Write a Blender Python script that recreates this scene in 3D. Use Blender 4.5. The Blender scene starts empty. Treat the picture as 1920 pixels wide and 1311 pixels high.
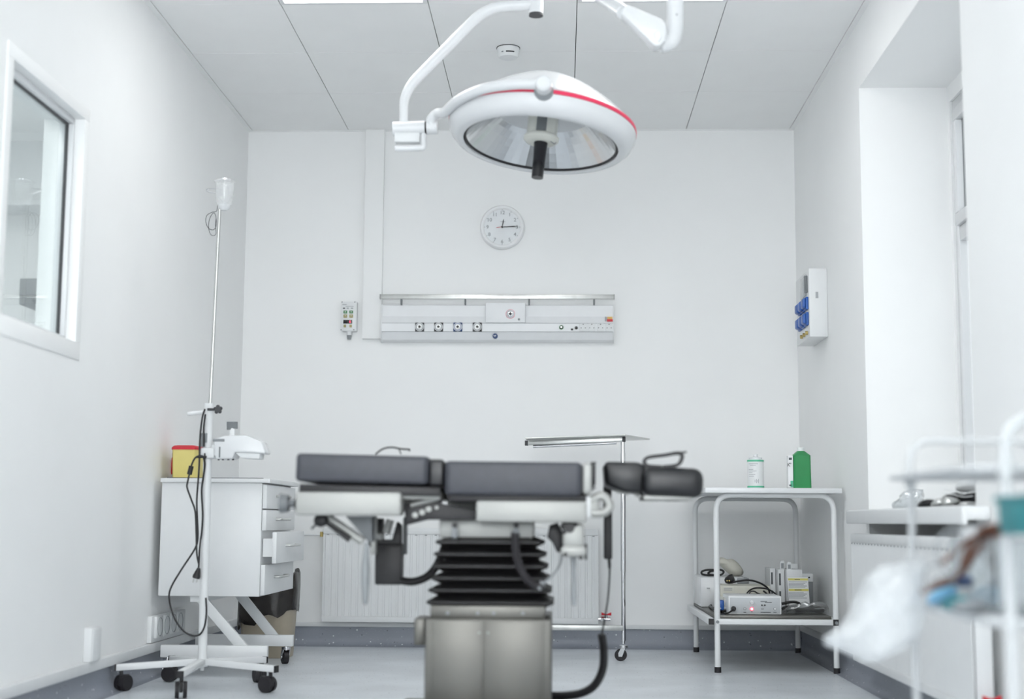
import bpy, bmesh, math, random
from mathutils import Vector, Matrix, Euler, noise
random.seed(7)
SC = bpy.context.scene
COL = SC.collection
PI = math.pi
V = Vector

# ------------------------------------------------------------------ camera
CAMH = 0.635
F = 1920 * 50 / 36.0
YAW, PIT, ROL = .0348, .121, .0064
_f = V((-math.sin(YAW) * math.cos(PIT), math.cos(YAW) * math.cos(PIT), math.sin(PIT)))
_r0 = V((math.cos(YAW), math.sin(YAW), 0)); _u0 = _r0.cross(_f)
_r = _r0 * math.cos(ROL) + _u0 * math.sin(ROL)
_u = -_r0 * math.sin(ROL) + _u0 * math.cos(ROL)
cam = bpy.data.cameras.new('camera'); camo = bpy.data.objects.new('camera', cam)
COL.objects.link(camo); SC.camera = camo
cam.sensor_fit = 'HORIZONTAL'; cam.sensor_width = 36; cam.lens = 50
cam.clip_start = .05; cam.clip_end = 200
camo.matrix_world = Matrix(((_r.x, _u.x, -_f.x, 0), (_r.y, _u.y, -_f.y, 0), (_r.z, _u.z, -_f.z, CAMH), (0, 0, 0, 1)))
cam.dof.use_dof = True; cam.dof.focus_distance = 6.4; cam.dof.aperture_fstop = 1.6

def at(px, py, X=None, Y=None, Z=None):
    """a pixel of the 1920x1311 photograph, carried to a known plane of the room"""
    d = _f * F + _r * (px - 960) - _u * (py - 655.5)
    t = Y / d.y if Y is not None else X / d.x if X is not None else (Z - CAMH) / d.z
    return d * t + V((0, 0, CAMH))

# ------------------------------------------------------------------ world, exposure
w = bpy.data.worlds.new('sky'); SC.world = w; w.use_nodes = True
bg = w.node_tree.nodes['Background']; bg.inputs[0].default_value = (.985, .993, 1, 1); bg.inputs[1].default_value = 1.15
SC.view_settings.view_transform = 'Standard'; SC.view_settings.look = 'None'
SC.view_settings.gamma = 1; SC.view_settings.exposure = 0.40; SC.view_settings.use_curve_mapping = False
PANEL_STRENGTH = 5.7
FILL_STRENGTH = 5.8  # glow of the added fill panel behind the camera
SC.cycles.max_bounces = 9; SC.cycles.diffuse_bounces = 6; SC.cycles.glossy_bounces = 3; SC.cycles.transparent_max_bounces = 12

# ------------------------------------------------------------------ materials
def lin(c):
    return tuple(((x / 255) / 12.92 if x / 255 < .04045 else ((x / 255 + .055) / 1.055) ** 2.4) for x in c)
MATS = {}
def mat(name, rgb, rough=.5, metal=0., var=.03, scale=14., bump=0., alpha=None, emit=None, trans=0., coat=0., aniso=0.):
    if name in MATS: return MATS[name]
    m = bpy.data.materials.new(name); m.use_nodes = True; MATS[name] = m
    nt = m.node_tree; p = nt.nodes['Principled BSDF']; L = nt.links.new
    c = lin(rgb)
    p.inputs['Roughness'].default_value = rough; p.inputs['Metallic'].default_value = metal
    p.inputs['Coat Weight'].default_value = coat
    tc = nt.nodes.new('ShaderNodeTexCoord'); n = nt.nodes.new('ShaderNodeTexNoise')
    n.inputs['Scale'].default_value = scale; n.inputs['Detail'].default_value = 4
    if aniso:
        mp = nt.nodes.new('ShaderNodeMapping'); mp.inputs['Scale'].default_value = (1, 1, aniso)
        L(tc.outputs['Object'], mp.inputs[0]); L(mp.outputs[0], n.inputs['Vector'])
    else:
        L(tc.outputs['Object'], n.inputs['Vector'])
    r = nt.nodes.new('ShaderNodeValToRGB')
    r.color_ramp.elements[0].position = .3; r.color_ramp.elements[1].position = .7
    r.color_ramp.elements[0].color = (*[max(0, x * (1 - var)) for x in c], 1)
    r.color_ramp.elements[1].color = (*[min(1, x * (1 + var)) for x in c], 1)
    L(n.outputs['Fac'], r.inputs[0]); L(r.outputs[0], p.inputs['Base Color'])
    if bump:
        b = nt.nodes.new('ShaderNodeBump'); b.inputs['Strength'].default_value = bump; b.inputs['Distance'].default_value = .002
        L(n.outputs['Fac'], b.inputs['Height']); L(b.outputs[0], p.inputs['Normal'])
    if trans: p.inputs['Transmission Weight'].default_value = trans
    if alpha is not None: p.inputs['Alpha'].default_value = alpha
    if emit:
        p.inputs['Emission Color'].default_value = (*lin(emit[0]), 1); p.inputs['Emission Strength'].default_value = emit[1]
    return m

def pane_mat(name, tint=(1, 1, 1), gloss=.1, rough=0.0, milky=0.):
    m = bpy.data.materials.new(name); m.use_nodes = True; MATS[name] = m
    nt = m.node_tree; nt.nodes.remove(nt.nodes['Principled BSDF']); L = nt.links.new
    o = nt.nodes['Material Output']; t = nt.nodes.new('ShaderNodeBsdfTransparent'); t.inputs[0].default_value = (*tint, 1)
    g = nt.nodes.new('ShaderNodeBsdfGlossy'); g.inputs['Roughness'].default_value = rough
    fr = nt.nodes.new('ShaderNodeLayerWeight'); fr.inputs[0].default_value = .5
    pw = nt.nodes.new('ShaderNodeMath'); pw.operation = 'POWER'; pw.inputs[1].default_value = 5; L(fr.outputs['Facing'], pw.inputs[0])
    mx = nt.nodes.new('ShaderNodeMath'); mx.operation = 'ADD'; mx.inputs[1].default_value = gloss; L(pw.outputs[0], mx.inputs[0])
    mi = nt.nodes.new('ShaderNodeMixShader'); L(mx.outputs[0], mi.inputs[0]); L(t.outputs[0], mi.inputs[1]); L(g.outputs[0], mi.inputs[2])
    last = mi
    if milky:
        d = nt.nodes.new('ShaderNodeBsdfTranslucent'); d.inputs[0].default_value = (.9, .92, .93, 1)
        d2 = nt.nodes.new('ShaderNodeBsdfDiffuse'); d2.inputs[0].default_value = (.9, .92, .93, 1)
        a = nt.nodes.new('ShaderNodeMixShader'); a.inputs[0].default_value = .5; L(d.outputs[0], a.inputs[1]); L(d2.outputs[0], a.inputs[2])
        n = nt.nodes.new('ShaderNodeTexNoise'); n.inputs['Scale'].default_value = 9
        r = nt.nodes.new('ShaderNodeMapRange'); r.inputs[3].default_value = milky * .7; r.inputs[4].default_value = min(1, milky * 1.3)
        L(n.outputs['Fac'], r.inputs[0])
        b = nt.nodes.new('ShaderNodeMixShader'); L(r.outputs[0], b.inputs[0]); L(mi.outputs[0], b.inputs[1]); L(a.outputs[0], b.inputs[2]); last = b
    L(last.outputs[0], o.inputs[0])
    return m

def floor_mat(name, base, rough):
    m = bpy.data.materials.new(name); m.use_nodes = True; MATS[name] = m
    nt = m.node_tree; p = nt.nodes['Principled BSDF']; L = nt.links.new
    tc = nt.nodes.new('ShaderNodeTexCoord')
    n = nt.nodes.new('ShaderNodeTexNoise'); n.inputs['Scale'].default_value = 3; n.inputs['Detail'].default_value = 8
    L(tc.outputs['Object'], n.inputs['Vector'])
    r = nt.nodes.new('ShaderNodeValToRGB'); c = lin(base)
    r.color_ramp.elements[0].position = .3; r.color_ramp.elements[1].position = .7
    r.color_ramp.elements[0].color = (*[x * .88 for x in c], 1); r.color_ramp.elements[1].color = (*[min(1, x * 1.1) for x in c], 1)
    L(n.outputs['Fac'], r.inputs[0]); last = r.outputs[0]
    for sc, lo, hi, colr in ((42, .13, .18, (.8, .82, .84)), (52, .11, .15, (.03, .03, .035)), (120, .16, .2, (.4, .43, .48))):
        v = nt.nodes.new('ShaderNodeTexVoronoi'); v.inputs['Scale'].default_value = sc
        mp = nt.nodes.new('ShaderNodeMapping'); mp.inputs['Location'].default_value = (sc * .37, sc * .11, sc * .7)
        L(tc.outputs['Object'], mp.inputs[0]); L(mp.outputs[0], v.inputs['Vector'])
        mr = nt.nodes.new('ShaderNodeMapRange'); mr.inputs[1].default_value = lo; mr.inputs[2].default_value = hi
        mr.inputs[3].default_value = 1; mr.inputs[4].default_value = 0; L(v.outputs['Distance'], mr.inputs[0])
        wn = nt.nodes.new('ShaderNodeTexWhiteNoise'); L(v.outputs['Color'], wn.inputs['Vector'])
        gt = nt.nodes.new('ShaderNodeMath'); gt.operation = 'GREATER_THAN'; gt.inputs[1].default_value = .72; L(wn.outputs[0], gt.inputs[0])
        mu = nt.nodes.new('ShaderNodeMath'); mu.operation = 'MULTIPLY'; L(mr.outputs[0], mu.inputs[0]); L(gt.outputs[0], mu.inputs[1])
        mi = nt.nodes.new('ShaderNodeMixRGB'); mi.inputs[2].default_value = (*colr, 1); L(mu.outputs[0], mi.inputs[0]); L(last, mi.inputs[1]); last = mi.outputs[0]
    L(last, p.inputs['Base Color']); p.inputs['Roughness'].default_value = rough
    return m

mat('wall', (243, 244, 244), .6, var=.012, scale=2.5)
mat('ceiling_tile', (245, 246, 246), .55, var=.01, scale=5)
mat('plenum', (70, 72, 74), .9)
mat('white', (226, 228, 229), .4, var=.012)
mat('white_gloss', (222, 224, 226), .25, var=.008, coat=.15)
mat('white_dull', (226, 228, 229), .6, var=.02)
mat('offwhite', (214, 215, 208), .5)
mat('cream', (216, 214, 202), .55)
mat('panel_grey', (232, 234, 236), .4, var=.015)
mat('grey', (140, 144, 147), .5)
mat('midgrey', (110, 114, 117), .5)
mat('darkgrey', (62, 63, 66), .5)
mat('black', (26, 25, 28), .45, var=.1)
mat('black_rubber', (33, 31, 35), .6, var=.1)
mat('black_gloss', (22, 22, 26), .16, var=.05)
mat('vinyl_dark', (60, 62, 69), .42, var=.08, scale=40, bump=.15)
mat('vinyl_black', (27, 28, 31), .32, var=.08, scale=30, bump=.1)
mat('steel', (196, 197, 195), .3, 1., var=.06, scale=30, aniso=.05)
mat('steel_soft', (108, 107, 103), .4, .85, var=.05, scale=8)
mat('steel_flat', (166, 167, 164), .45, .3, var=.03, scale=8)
mat('chrome', (220, 220, 222), .1, 1., var=.02)
mat('mirror', (236, 238, 240), .2, 1., var=.02)
mat('bellows', (19, 18, 20), .5, var=.1)
mat('cart_white', (188, 191, 193), .4, var=.02)
mat('unit_front', (196, 200, 203), .45)
mat('red', (205, 32, 48), .4)
mat('pinkred', (238, 62, 100), .35)
mat('yellow', (222, 208, 128), .5)
mat('label_yellow', (222, 214, 120), .6)
mat('orange', (228, 186, 110), .6)
mat('green', (38, 138, 78), .35, var=.06)
mat('mint', (92, 186, 150), .4)
mat('btn_green', (70, 130, 82), .5)
mat('btn_olive', (168, 160, 112), .5)
mat('blue', (40, 92, 172), .35)
mat('blue_dark', (30, 62, 110), .4)
mat('blue_light', (120, 180, 214), .4)
mat('teal', (38, 118, 124), .45, var=.05)
mat('tan', (176, 166, 148), .45, var=.05)
mat('bag_black', (44, 40, 38), .22, var=.25, scale=25, bump=.6)
mat('copper', (98, 62, 46), .5)
mat('brass', (190, 170, 110), .35, .8)
mat('paper', (236, 237, 238), .7)
mat('print_grey', (170, 173, 177), .7)
mat('print_dark', (84, 88, 92), .7)
mat('clock_face', (232, 235, 237), .5)
mat('clock_rim', (243, 244, 245), .3, var=.01)
mat('numeral_grey', (132, 137, 141), .6)
mat('glow_red', (160, 20, 50), .4, emit=((255, 60, 100), 1.2))
mat('glow_lamp', (255, 230, 230), .4, emit=((255, 240, 240), .9))
mat('diffuser', (250, 250, 250), .5, emit=((255, 255, 254), PANEL_STRENGTH))
mat('lit_pane_dim', (232, 236, 238), .3, emit=((246, 250, 252), .3))
mat('fill_pane', (232, 236, 238), .3, emit=((252, 254, 255), FILL_STRENGTH))  # glowing surface of the added fill panel
floor_mat('floor_vinyl', (212, 217, 222), .32)
floor_mat('shaded_vinyl', (141, 146, 156), .38)  # same vinyl as the floor, shade of the upright faces put into its colour
pane_mat('glass', (.93, .96, .96), .03)
pane_mat('clear', (.9, .92, .93), .1, .08, .12)
pane_mat('frosted', (1, 1, 1), .06, .1, .22)
pane_mat('poly_bag', (.95, .96, .97), .08, .12, .55)
pane_mat('film', (.92, .94, .95), .25, .1, .12)

# ------------------------------------------------------------------ mesh helpers
def cat(pts, sub=6, closed=False):
    pts = [V(p) for p in pts]
    if len(pts) < 3: return pts
    n = len(pts); out = []
    g = (lambda i: pts[i % n]) if closed else (lambda i: pts[max(0, min(n - 1, i))])
    for i in range(n if closed else n - 1):
        p0, p1, p2, p3 = g(i - 1), g(i), g(i + 1), g(i + 2)
        for k in range(sub):
            t = k / sub
            out.append(.5 * ((2 * p1) + (p2 - p0) * t + (2 * p0 - 5 * p1 + 4 * p2 - p3) * t * t + (3 * p1 - p0 - 3 * p2 + p3) * t ** 3))
    if not closed: out.append(pts[-1])
    return out

def fillet(pts, r, sub=6):
    """a polyline with its inner corners rounded by radius r"""
    pts = [V(p) for p in pts]; out = [pts[0]]
    for i in range(1, len(pts) - 1):
        a, b, c = pts[i - 1], pts[i], pts[i + 1]
        ra = min(r, (a - b).length * .49); rc = min(r, (c - b).length * .49)
        p, q = b + (a - b).normalized() * ra, b + (c - b).normalized() * rc
        for k in range(sub + 1):
            t = k / sub; out.append((1 - t) ** 2 * p + 2 * t * (1 - t) * b + t * t * q)
    out.append(pts[-1]); return out

class MB:
    def __init__(s): s.bm = bmesh.new()
    def _xf(s, vs, m):
        for v in vs: v.co = m @ v.co
    def box(s, c, size, bev=0, rot=None, seg=2):
        b = bmesh.new(); bmesh.ops.create_cube(b, size=1)
        for v in b.verts: v.co = V((v.co.x * size[0], v.co.y * size[1], v.co.z * size[2]))
        if bev: bmesh.ops.bevel(b, geom=b.edges[:], offset=min(bev, min(size) * .49), segments=seg, profile=.5, affect='EDGES')
        m = Matrix.Translation(V(c)) @ (rot.to_4x4() if rot else Matrix())
        s._merge(b, m); return s
    def bx(s, a, b, bev=0, seg=2):
        a, b = V(a), V(b); return s.box((a + b) / 2, [max(1e-4, abs(b[i] - a[i])) for i in range(3)], bev, None, seg)
    def _merge(s, b, m=Matrix()):
        me = bpy.data.meshes.new('t'); b.to_mesh(me); b.free(); me.transform(m); s.bm.from_mesh(me); bpy.data.meshes.remove(me)
    def ring(s, rings, closed=False, cap=True):
        bm = s.bm; vs = [[bm.verts.new(p) for p in r] for r in rings]; n = len(vs[0])
        for i in range(len(vs) if closed else len(vs) - 1):
            a, b = vs[i], vs[(i + 1) % len(vs)]
            for k in range(n):
                try: bm.faces.new((a[k], a[(k + 1) % n], b[(k + 1) % n], b[k]))
                except ValueError: pass
        if cap and not closed:
            bm.faces.new(vs[0]); bm.faces.new(vs[-1])
        return s
    def cyl(s, a, b, r, r2=None, n=20):
        a, b = V(a), V(b); d = (b - a).normalized(); x = d.orthogonal().normalized(); y = d.cross(x)
        r2 = r if r2 is None else r2
        return s.ring([[p + (x * math.cos(2 * PI * k / n) + y * math.sin(2 * PI * k / n)) * q for k in range(n)] for p, q in ((a, r), (b, r2))])
    def tube(s, pts, r, n=8, closed=False, flat=None):
        pts = [V(p) for p in pts]; m = len(pts); rings = []; x = None
        for i, p in enumerate(pts):
            if closed: t = pts[(i + 1) % m] - pts[i - 1]
            else: t = pts[min(m - 1, i + 1)] - pts[max(0, i - 1)]
            t = t.normalized() if t.length > 1e-9 else V((0, 0, 1))
            if x is None: x = t.orthogonal().normalized()
            else:
                x = x - t * x.dot(t); x = x.normalized() if x.length > 1e-6 else t.orthogonal().normalized()
            y = t.cross(x); rr = r[i] if isinstance(r, (list, tuple)) else r
            rings.append([p + (x * math.cos(2 * PI * k / n) + y * math.sin(2 * PI * k / n)) * rr for k in range(n)])
        return s.ring(rings, closed)
    def lathe(s, prof, m=Matrix(), n=40, capends=True):
        rings = [[m @ V((max(r, 1e-4) * math.cos(2 * PI * k / n), max(r, 1e-4) * math.sin(2 * PI * k / n), z)) for k in range(n)] for r, z in prof]
        return s.ring(rings, False, capends)
    def prism(s, poly, vec, bev=0):
        b = bmesh.new(); vec = V(vec)
        a = [b.verts.new(V(p)) for p in poly]; c = [b.verts.new(V(p) + vec) for p in poly]; n = len(a)
        b.faces.new(a); b.faces.new(c[::-1])
        for i in range(n): b.faces.new((a[i], c[i], c[(i + 1) % n], a[(i + 1) % n]))
        bmesh.ops.recalc_face_normals(b, faces=b.faces[:])
        if bev: bmesh.ops.bevel(b, geom=b.edges[:], offset=bev, segments=2, profile=.5, affect='EDGES')
        s._merge(b); return s
    def ball(s, c, r, sc=(1, 1, 1), n=2):
        b = bmesh.new(); bmesh.ops.create_icosphere(b, subdivisions=n, radius=r)
        s._merge(b, Matrix.Translation(V(c)) @ Matrix.Diagonal((*sc, 1))); return s
    def quad(s, pts):
        s.bm.faces.new([s.bm.verts.new(V(p)) for p in pts]); return s
    def coil(s, path, R, r, turns, n=6, per=9):
        path = cat(path, 10); L = [0]
        for i in range(1, len(path)): L.append(L[-1] + (path[i] - path[i - 1]).length)
        out = []; N = turns * per; j = 0; x = None
        for k in range(N + 1):
            d = L[-1] * k / N
            while j < len(L) - 2 and L[j + 1] < d: j += 1
            q = (d - L[j]) / max(1e-9, L[j + 1] - L[j]); p = path[j].lerp(path[j + 1], q); t = (path[j + 1] - path[j]).normalized()
            x = t.orthogonal().normalized() if x is None else (x - t * x.dot(t)).normalized()
            a = 2 * PI * k / per; out.append(p + (x * math.cos(a) + t.cross(x) * math.sin(a)) * R)
        return s.tube(out, r, n)
    def pillow(s, outline, nrm, thick, rings=6, wob=0., nf=14., seed=0):
        """a puffed closed body over an outline in space"""
        o = [V(p) for p in outline]; c = sum(o, V()) / len(o); nrm = V(nrm).normalized(); R = []
        for side in (1, -1):
            seq = [i / rings for i in range(1, rings + 1)] if side == 1 else [i / rings for i in range(rings - 1, 0, -1)]
            for t in seq:
                h = thick * .5 * math.sqrt(max(0, 1 - t ** 2.6)) * side
                rr = []
                for p in o:
                    q = c + (p - c) * t + nrm * h
                    if wob:
                        v = noise.noise_vector(q * nf + V((seed, 0, 0))) + .5 * noise.noise_vector(q * nf * 2.3 + V((seed, 5, 0)))
                        q += v * wob
                    rr.append(q)
                R.append(rr)
        return s.ring(R)
    def text(s, body, m, size, align='CENTER', thick=0.):
        cu = bpy.data.curves.new('t', 'FONT'); cu.body = body; cu.size = size; cu.align_x = align; cu.align_y = 'CENTER'; cu.extrude = thick
        cu.resolution_u = 3
        ob = bpy.data.objects.new('t', cu); COL.objects.link(ob)
        dg = bpy.context.evaluated_depsgraph_get(); me = bpy.data.meshes.new_from_object(ob.evaluated_get(dg))
        me.transform(m); s.bm.from_mesh(me); bpy.data.meshes.remove(me); bpy.data.objects.remove(ob); bpy.data.curves.remove(cu); return s

ROOTM = {}
def rootmat(o):
    while o.parent: o = o.parent
    return ROOTM.get(o.name, Matrix())
def build(mb, name, material, parent=None, origin=None, flat=False, sharp=38, label=None, kind=None, recalc=True):
    bm = mb.bm
    if recalc: bmesh.ops.recalc_face_normals(bm, faces=bm.faces[:])
    if parent is not None: bm.transform(rootmat(parent).inverted())
    elif origin is not None: bm.transform(Matrix.Translation(-V(origin)))
    for f in bm.faces: f.smooth = not flat
    if not flat:
        for e in bm.edges:
            if len(e.link_faces) == 2 and e.calc_face_angle(0) > math.radians(sharp): e.smooth = False
    me = bpy.data.meshes.new(name); bm.to_mesh(me); bm.free()
    me.materials.append(MATS[material] if isinstance(material, str) else material)
    o = bpy.data.objects.new(name, me); COL.objects.link(o)
    if parent is not None: o.parent = parent
    elif origin is not None: o.location = origin; ROOTM[o.name] = Matrix.Translation(V(origin))
    if label: o['label'] = label
    if kind: o['kind'] = kind
    return o
def thing(name, label, catg, loc=(0, 0, 0), group=None):
    o = bpy.data.objects.new(name, None); COL.objects.link(o); o.empty_display_size = .05
    o.location = loc; ROOTM[o.name] = Matrix.Translation(V(loc)); o['label'] = label; o['category'] = catg
    if group: o['group'] = group
    return o
def tag(o, label, catg, group=None):
    o['label'] = label; o['category'] = catg
    if group: o['group'] = group
    return o
def struct(o, label=None):
    o['kind'] = 'structure'
    if label: o['label'] = label
    return o

# ================================================================== THE ROOM
XL, XR, YB, YF, ZC = -1.68, 1.23, 7.394, -1.8, 2.713
struct(build(MB().bx((XL - 3.2, YF - .2, -.12), (XR + .6, YB + 1.6, 0)), 'floor', 'floor_vinyl', origin=(0, 0, 0)), 'light blue grey speckled vinyl floor')
struct(build(MB().bx((XL - .15, YB, 0), (XR + .5, YB + .15, ZC + .25)), 'wall_back', 'wall', origin=(0, YB, 0)), 'plain white back wall behind the clock and gas panel')
struct(build(MB().bx((XL - .15, YF - .15, 0), (XR + .5, YF, ZC + .25)), 'wall_front', 'wall', origin=(0, YF, 0)), 'plain white wall behind the viewer')
# left wall with the opening of the interior window
WY0, WY1, WZ0, WZ1 = 4.165, 4.815, 1.245, 2.035
m = MB()
for a, b in (((YF, 0), (WY0, ZC + .25)), ((WY1, 0), (YB, ZC + .25)), ((WY0, 0), (WY1, WZ0)), ((WY0, WZ1), (WY1, ZC + .25))):
    m.bx((XL - .14, a[0], a[1]), (XL, b[0], b[1]))
struct(build(m, 'wall_left', 'wall', origin=(XL, 0, 0)), 'white left wall with a small interior window')
# right wall with the deep window niche
NY0, NY1, NZ, NX = 4.285, 5.762, 2.43, 1.59
GZ0, GZ1 = .80, 2.36
m = MB()
m.bx((XR, YF, 0), (NX + .16, NY0, ZC + .25)).bx((XR, NY1, 0), (NX + .16, YB, ZC + .25)).bx((XR, NY0, NZ), (NX + .16, NY1, ZC + .25))
m.bx((NX, NY0, 0), (NX + .16, NY1, GZ0)).bx((NX, NY0, GZ1), (NX + .16, NY1, NZ))
m.bx((NX, NY0, GZ0), (NX + .16, NY0 + .05, GZ1)).bx((NX, NY1 - .03, GZ0), (NX + .16, NY1, GZ1))
struct(build(m, 'wall_right', 'wall', origin=(XR, 0, 0)), 'white right wall with a deep window recess')

# ceiling: backing slab, tiles, edge trim
ceil = struct(build(MB().bx((XL - .15, YF - .15, ZC + .02), (XR + .5, YB + .15, ZC + .2)), 'ceiling', 'plenum', origin=(0, 0, ZC)), 'suspended ceiling of pale grey square tiles')
xs = [XL + .022] + [-1.139 + .6 * i for i in range(4)] + [XR - .022]
ys = [YB - .012, 6.715]
while ys[-1] - .6 > YF: ys.append(ys[-1] - .6)
ys.append(YF)
LIGHTS = {(i, j) for i in (1, 3) for j in (3, 8, 11)}
tile_mesh = {}
for i in range(len(xs) - 1):
    for j in range(len(ys) - 1):
        if (i, j) in LIGHTS: continue
        x0, x1, y1, y0 = xs[i] + .0016, xs[i + 1] - .0016, ys[j] - .0008, ys[j + 1] + .0008
        key = (round(x1 - x0, 3), round(y1 - y0, 3)); c = V(((x0 + x1) / 2, (y0 + y1) / 2, ZC))
        if key not in tile_mesh:
            o = build(MB().box((c.x, c.y, ZC + .008), (x1 - x0, y1 - y0, .016), .0015, None, 1), 'ceiling_tile', 'ceiling_tile', ceil)
            o.data.transform(Matrix.Translation(-(c - V((0, 0, ZC))))); tile_mesh[key] = o.data
        else:
            o = bpy.data.objects.new('ceiling_tile', tile_mesh[key]); COL.objects.link(o); o.parent = ceil
        o.location = (c.x, c.y, random.uniform(-.0006, .0006))
struct(build(MB().bx((XL, YF, ZC - .004), (XL + .022, YB, ZC + .022)), 'trim_1', 'wall', origin=(XL, 0, ZC)), 'thin white edge strip where ceiling meets left wall')
struct(build(MB().bx((XR - .022, YF, ZC - .004), (XR, YB, ZC + .022)), 'trim_2', 'wall', origin=(XR, 0, ZC)), 'thin white edge strip where ceiling meets right wall')
struct(build(MB().bx((XL, YB - .012, ZC - .003), (XR, YB, ZC + .022)), 'trim_3', 'wall', origin=(0, YB, ZC)), 'thin white edge strip where ceiling meets back wall')
LLAB = {(1, 3): 'square ceiling light panel at the top edge, left of the lamp post', (3, 3): 'square ceiling light panel at the top edge, behind the right lamp arm'}
for j, wd in ((8, 'nearer'), (11, 'rearmost')):
    for i, sd in ((1, 'left'), (3, 'right')):
        LLAB[(i, j)] = '%s square light panel above the photographer, %s row' % (wd, sd)
for (i, j) in sorted(LIGHTS, key=lambda t: t[1]):
    x0, x1, y1, y0 = xs[i] + .002, xs[i + 1] - .002, ys[j] - .002, ys[j + 1] + .002
    t = thing('ceiling_light', LLAB[(i, j)], 'ceiling light', ((x0 + x1) / 2, (y0 + y1) / 2, ZC), 'ceiling light panels')
    m = MB()
    for a, b in (((x0, y0), (x1, y0 + .018)), ((x0, y1 - .018), (x1, y1)), ((x0, y0 + .018), (x0 + .018, y1 - .018)), ((x1 - .018, y0 + .018), (x1, y1 - .018))):
        m.bx((*a, ZC - .003), (*b, ZC + .018))
    build(m, 'frame', 'white', t)
    build(MB().bx((x0 + .018, y0 + .018, ZC + .002), (x1 - .018, y1 - .018, ZC + .014)), 'diffuser', 'diffuser', t)

# coved skirting and the white strip on top of it
SKH = .098
def cove(p0, p1, nrm, name, lab):
    p0, p1, nrm = V(p0), V(p1), V(nrm); prof = [(0, SKH), (.004, SKH)]
    R = .045
    for k in range(7):
        a = PI / 2 * k / 6; prof.append((.004 + R * (1 - math.cos(a)), R * (1 - math.sin(a)) + .001))
    prof += [(.004 + R + .004, .001), (.004 + R + .004, -.002), (0, -.002)]
    rings = [[p + nrm * a + V((0, 0, b)) for a, b in prof] for p in (p0, p1)]
    o = struct(build(MB().ring(rings), name, 'shaded_vinyl', origin=(0, 0, 0)), lab); return o
bl = cove((XL, YF, 0), (XL, YB, 0), (1, 0, 0), 'baseboard_left', 'grey speckled coved skirting along the left wall')
bb = cove((XL, YB, 0), (XR, YB, 0), (0, -1, 0), 'baseboard_back', 'grey speckled coved skirting along the back wall')
br = cove((XR, YF, 0), (XR, NY0, 0), (-1, 0, 0), 'baseboard_right', 'grey speckled coved skirting along the near right wall')
cove((XR, NY0, 0), (XR, YB, 0), (-1, 0, 0), 'baseboard_window', 'grey speckled coved skirting below the right window')
build(MB().bx((XL, YF, SKH), (XL + .022, YB, SKH + .038), .004), 'top_strip', 'white_dull', bl)
build(MB().bx((XL, YB - .014, SKH), (XR, YB, SKH + .022), .003), 'top_strip', 'white_dull', bb)
build(MB().bx((XR - .018, YF, SKH), (XR, YB, SKH + .03), .004), 'top_strip', 'white_dull', br)

# boxed-in duct running down to the gas panel
a, b = at(684, 260, Y=YB), at(678.5, 635, Y=YB - .035); c = at(712.7, 635, Y=YB - .035)
struct(build(MB().bx((b.x, YB - .035, b.z), (c.x + .004, YB, ZC), .002), 'trim_4', 'wall', origin=(b.x, YB, b.z)), 'white boxed cable duct from ceiling to gas panel')

# ------------------------------------------------------------------ interior window on the left
w1 = struct(thing('window_1', 'small fixed interior window with white frame in left wall', 'x', (XL, WY0, WZ0))); del w1['category']
OY0, OY1, OZ0, OZ1 = 4.115, 4.865, 1.185, 2.08
m = MB()
for a, b in (((OY0, WZ1), (OY1, OZ1)), ((OY0, OZ0), (OY1, WZ0)), ((OY0, WZ0), (WY0, WZ1)), ((WY1, WZ0), (OY1, WZ1))):
    m.bx((XL - .001, *a), (XL + .005, *b), .002)
build(m, 'casing', 'wall', w1)
m = MB(); fx0, fx1 = XL - .08, XL - .03
for a, b in (((WY0, WZ1 - .022), (WY1, WZ1)), ((WY0, WZ0), (WY1, WZ0 + .018)), ((WY0, WZ0 + .018), (WY0 + .018, WZ1 - .022)), ((WY1 - .018, WZ0 + .018), (WY1, WZ1 - .022))):
    m.bx((fx0, *a), (fx1, *b), .003)
build(m, 'window_frame', 'white_gloss', w1)
m = MB()
for a, b in (((WY0 + .018, WZ1 - .027), (WY1 - .018, WZ1 - .022)), ((WY0 + .018, WZ0 + .018), (WY1 - .018, WZ0 + .022)), ((WY1 - .022, WZ0 + .02), (WY1 - .018, WZ1 - .025)), ((WY0 + .018, WZ0 + .02), (WY0 + .022, WZ1 - .025))):
    m.bx((XL - .058, *a), (XL - .046, *b))
build(m, 'gasket', 'darkgrey', w1)
build(MB().bx((XL - .056, WY0 + .02, WZ0 + .02), (XL - .05, WY1 - .02, WZ1 - .024)), 'pane', 'glass', w1)
# the room seen behind the pane
AX0, AX1, AY0, AY1, AZ = -4.6, XL - .14, 2.4, 8.6, 2.9
m = MB(); m.bx((AX0, AY1, 0), (AX1, AY1 + .1, AZ)).bx((AX0 - .1, AY0, 0), (AX0, AY1, AZ)).bx((AX0, AY0 - .1, 0), (AX1, AY0, AZ)).bx((AX1 - .02, YB, 0), (AX1, AY1, AZ))
struct(build(m, 'wall_side_room', 'wall', origin=(AX0, AY0, 0)), 'white walls of the room behind the left window')
struct(build(MB().bx((AX0 - .1, AY0 - .1, AZ), (AX1, AY1 + .1, AZ + .1)), 'ceiling_side_room', 'ceiling_tile', origin=(AX0, AY0, AZ)), 'pale ceiling of the room behind the left window')
struct(build(MB().bx((AX0, AY1 - .35, 2.52), (AX1, AY1, AZ)).bx((AX0, AY1 - .38, 2.5), (AX1, AY1 - .3, 2.53)), 'trim_5', 'white', origin=(AX0, AY1, 2.5)), 'white boxed beam in the room behind the left window')
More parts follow.
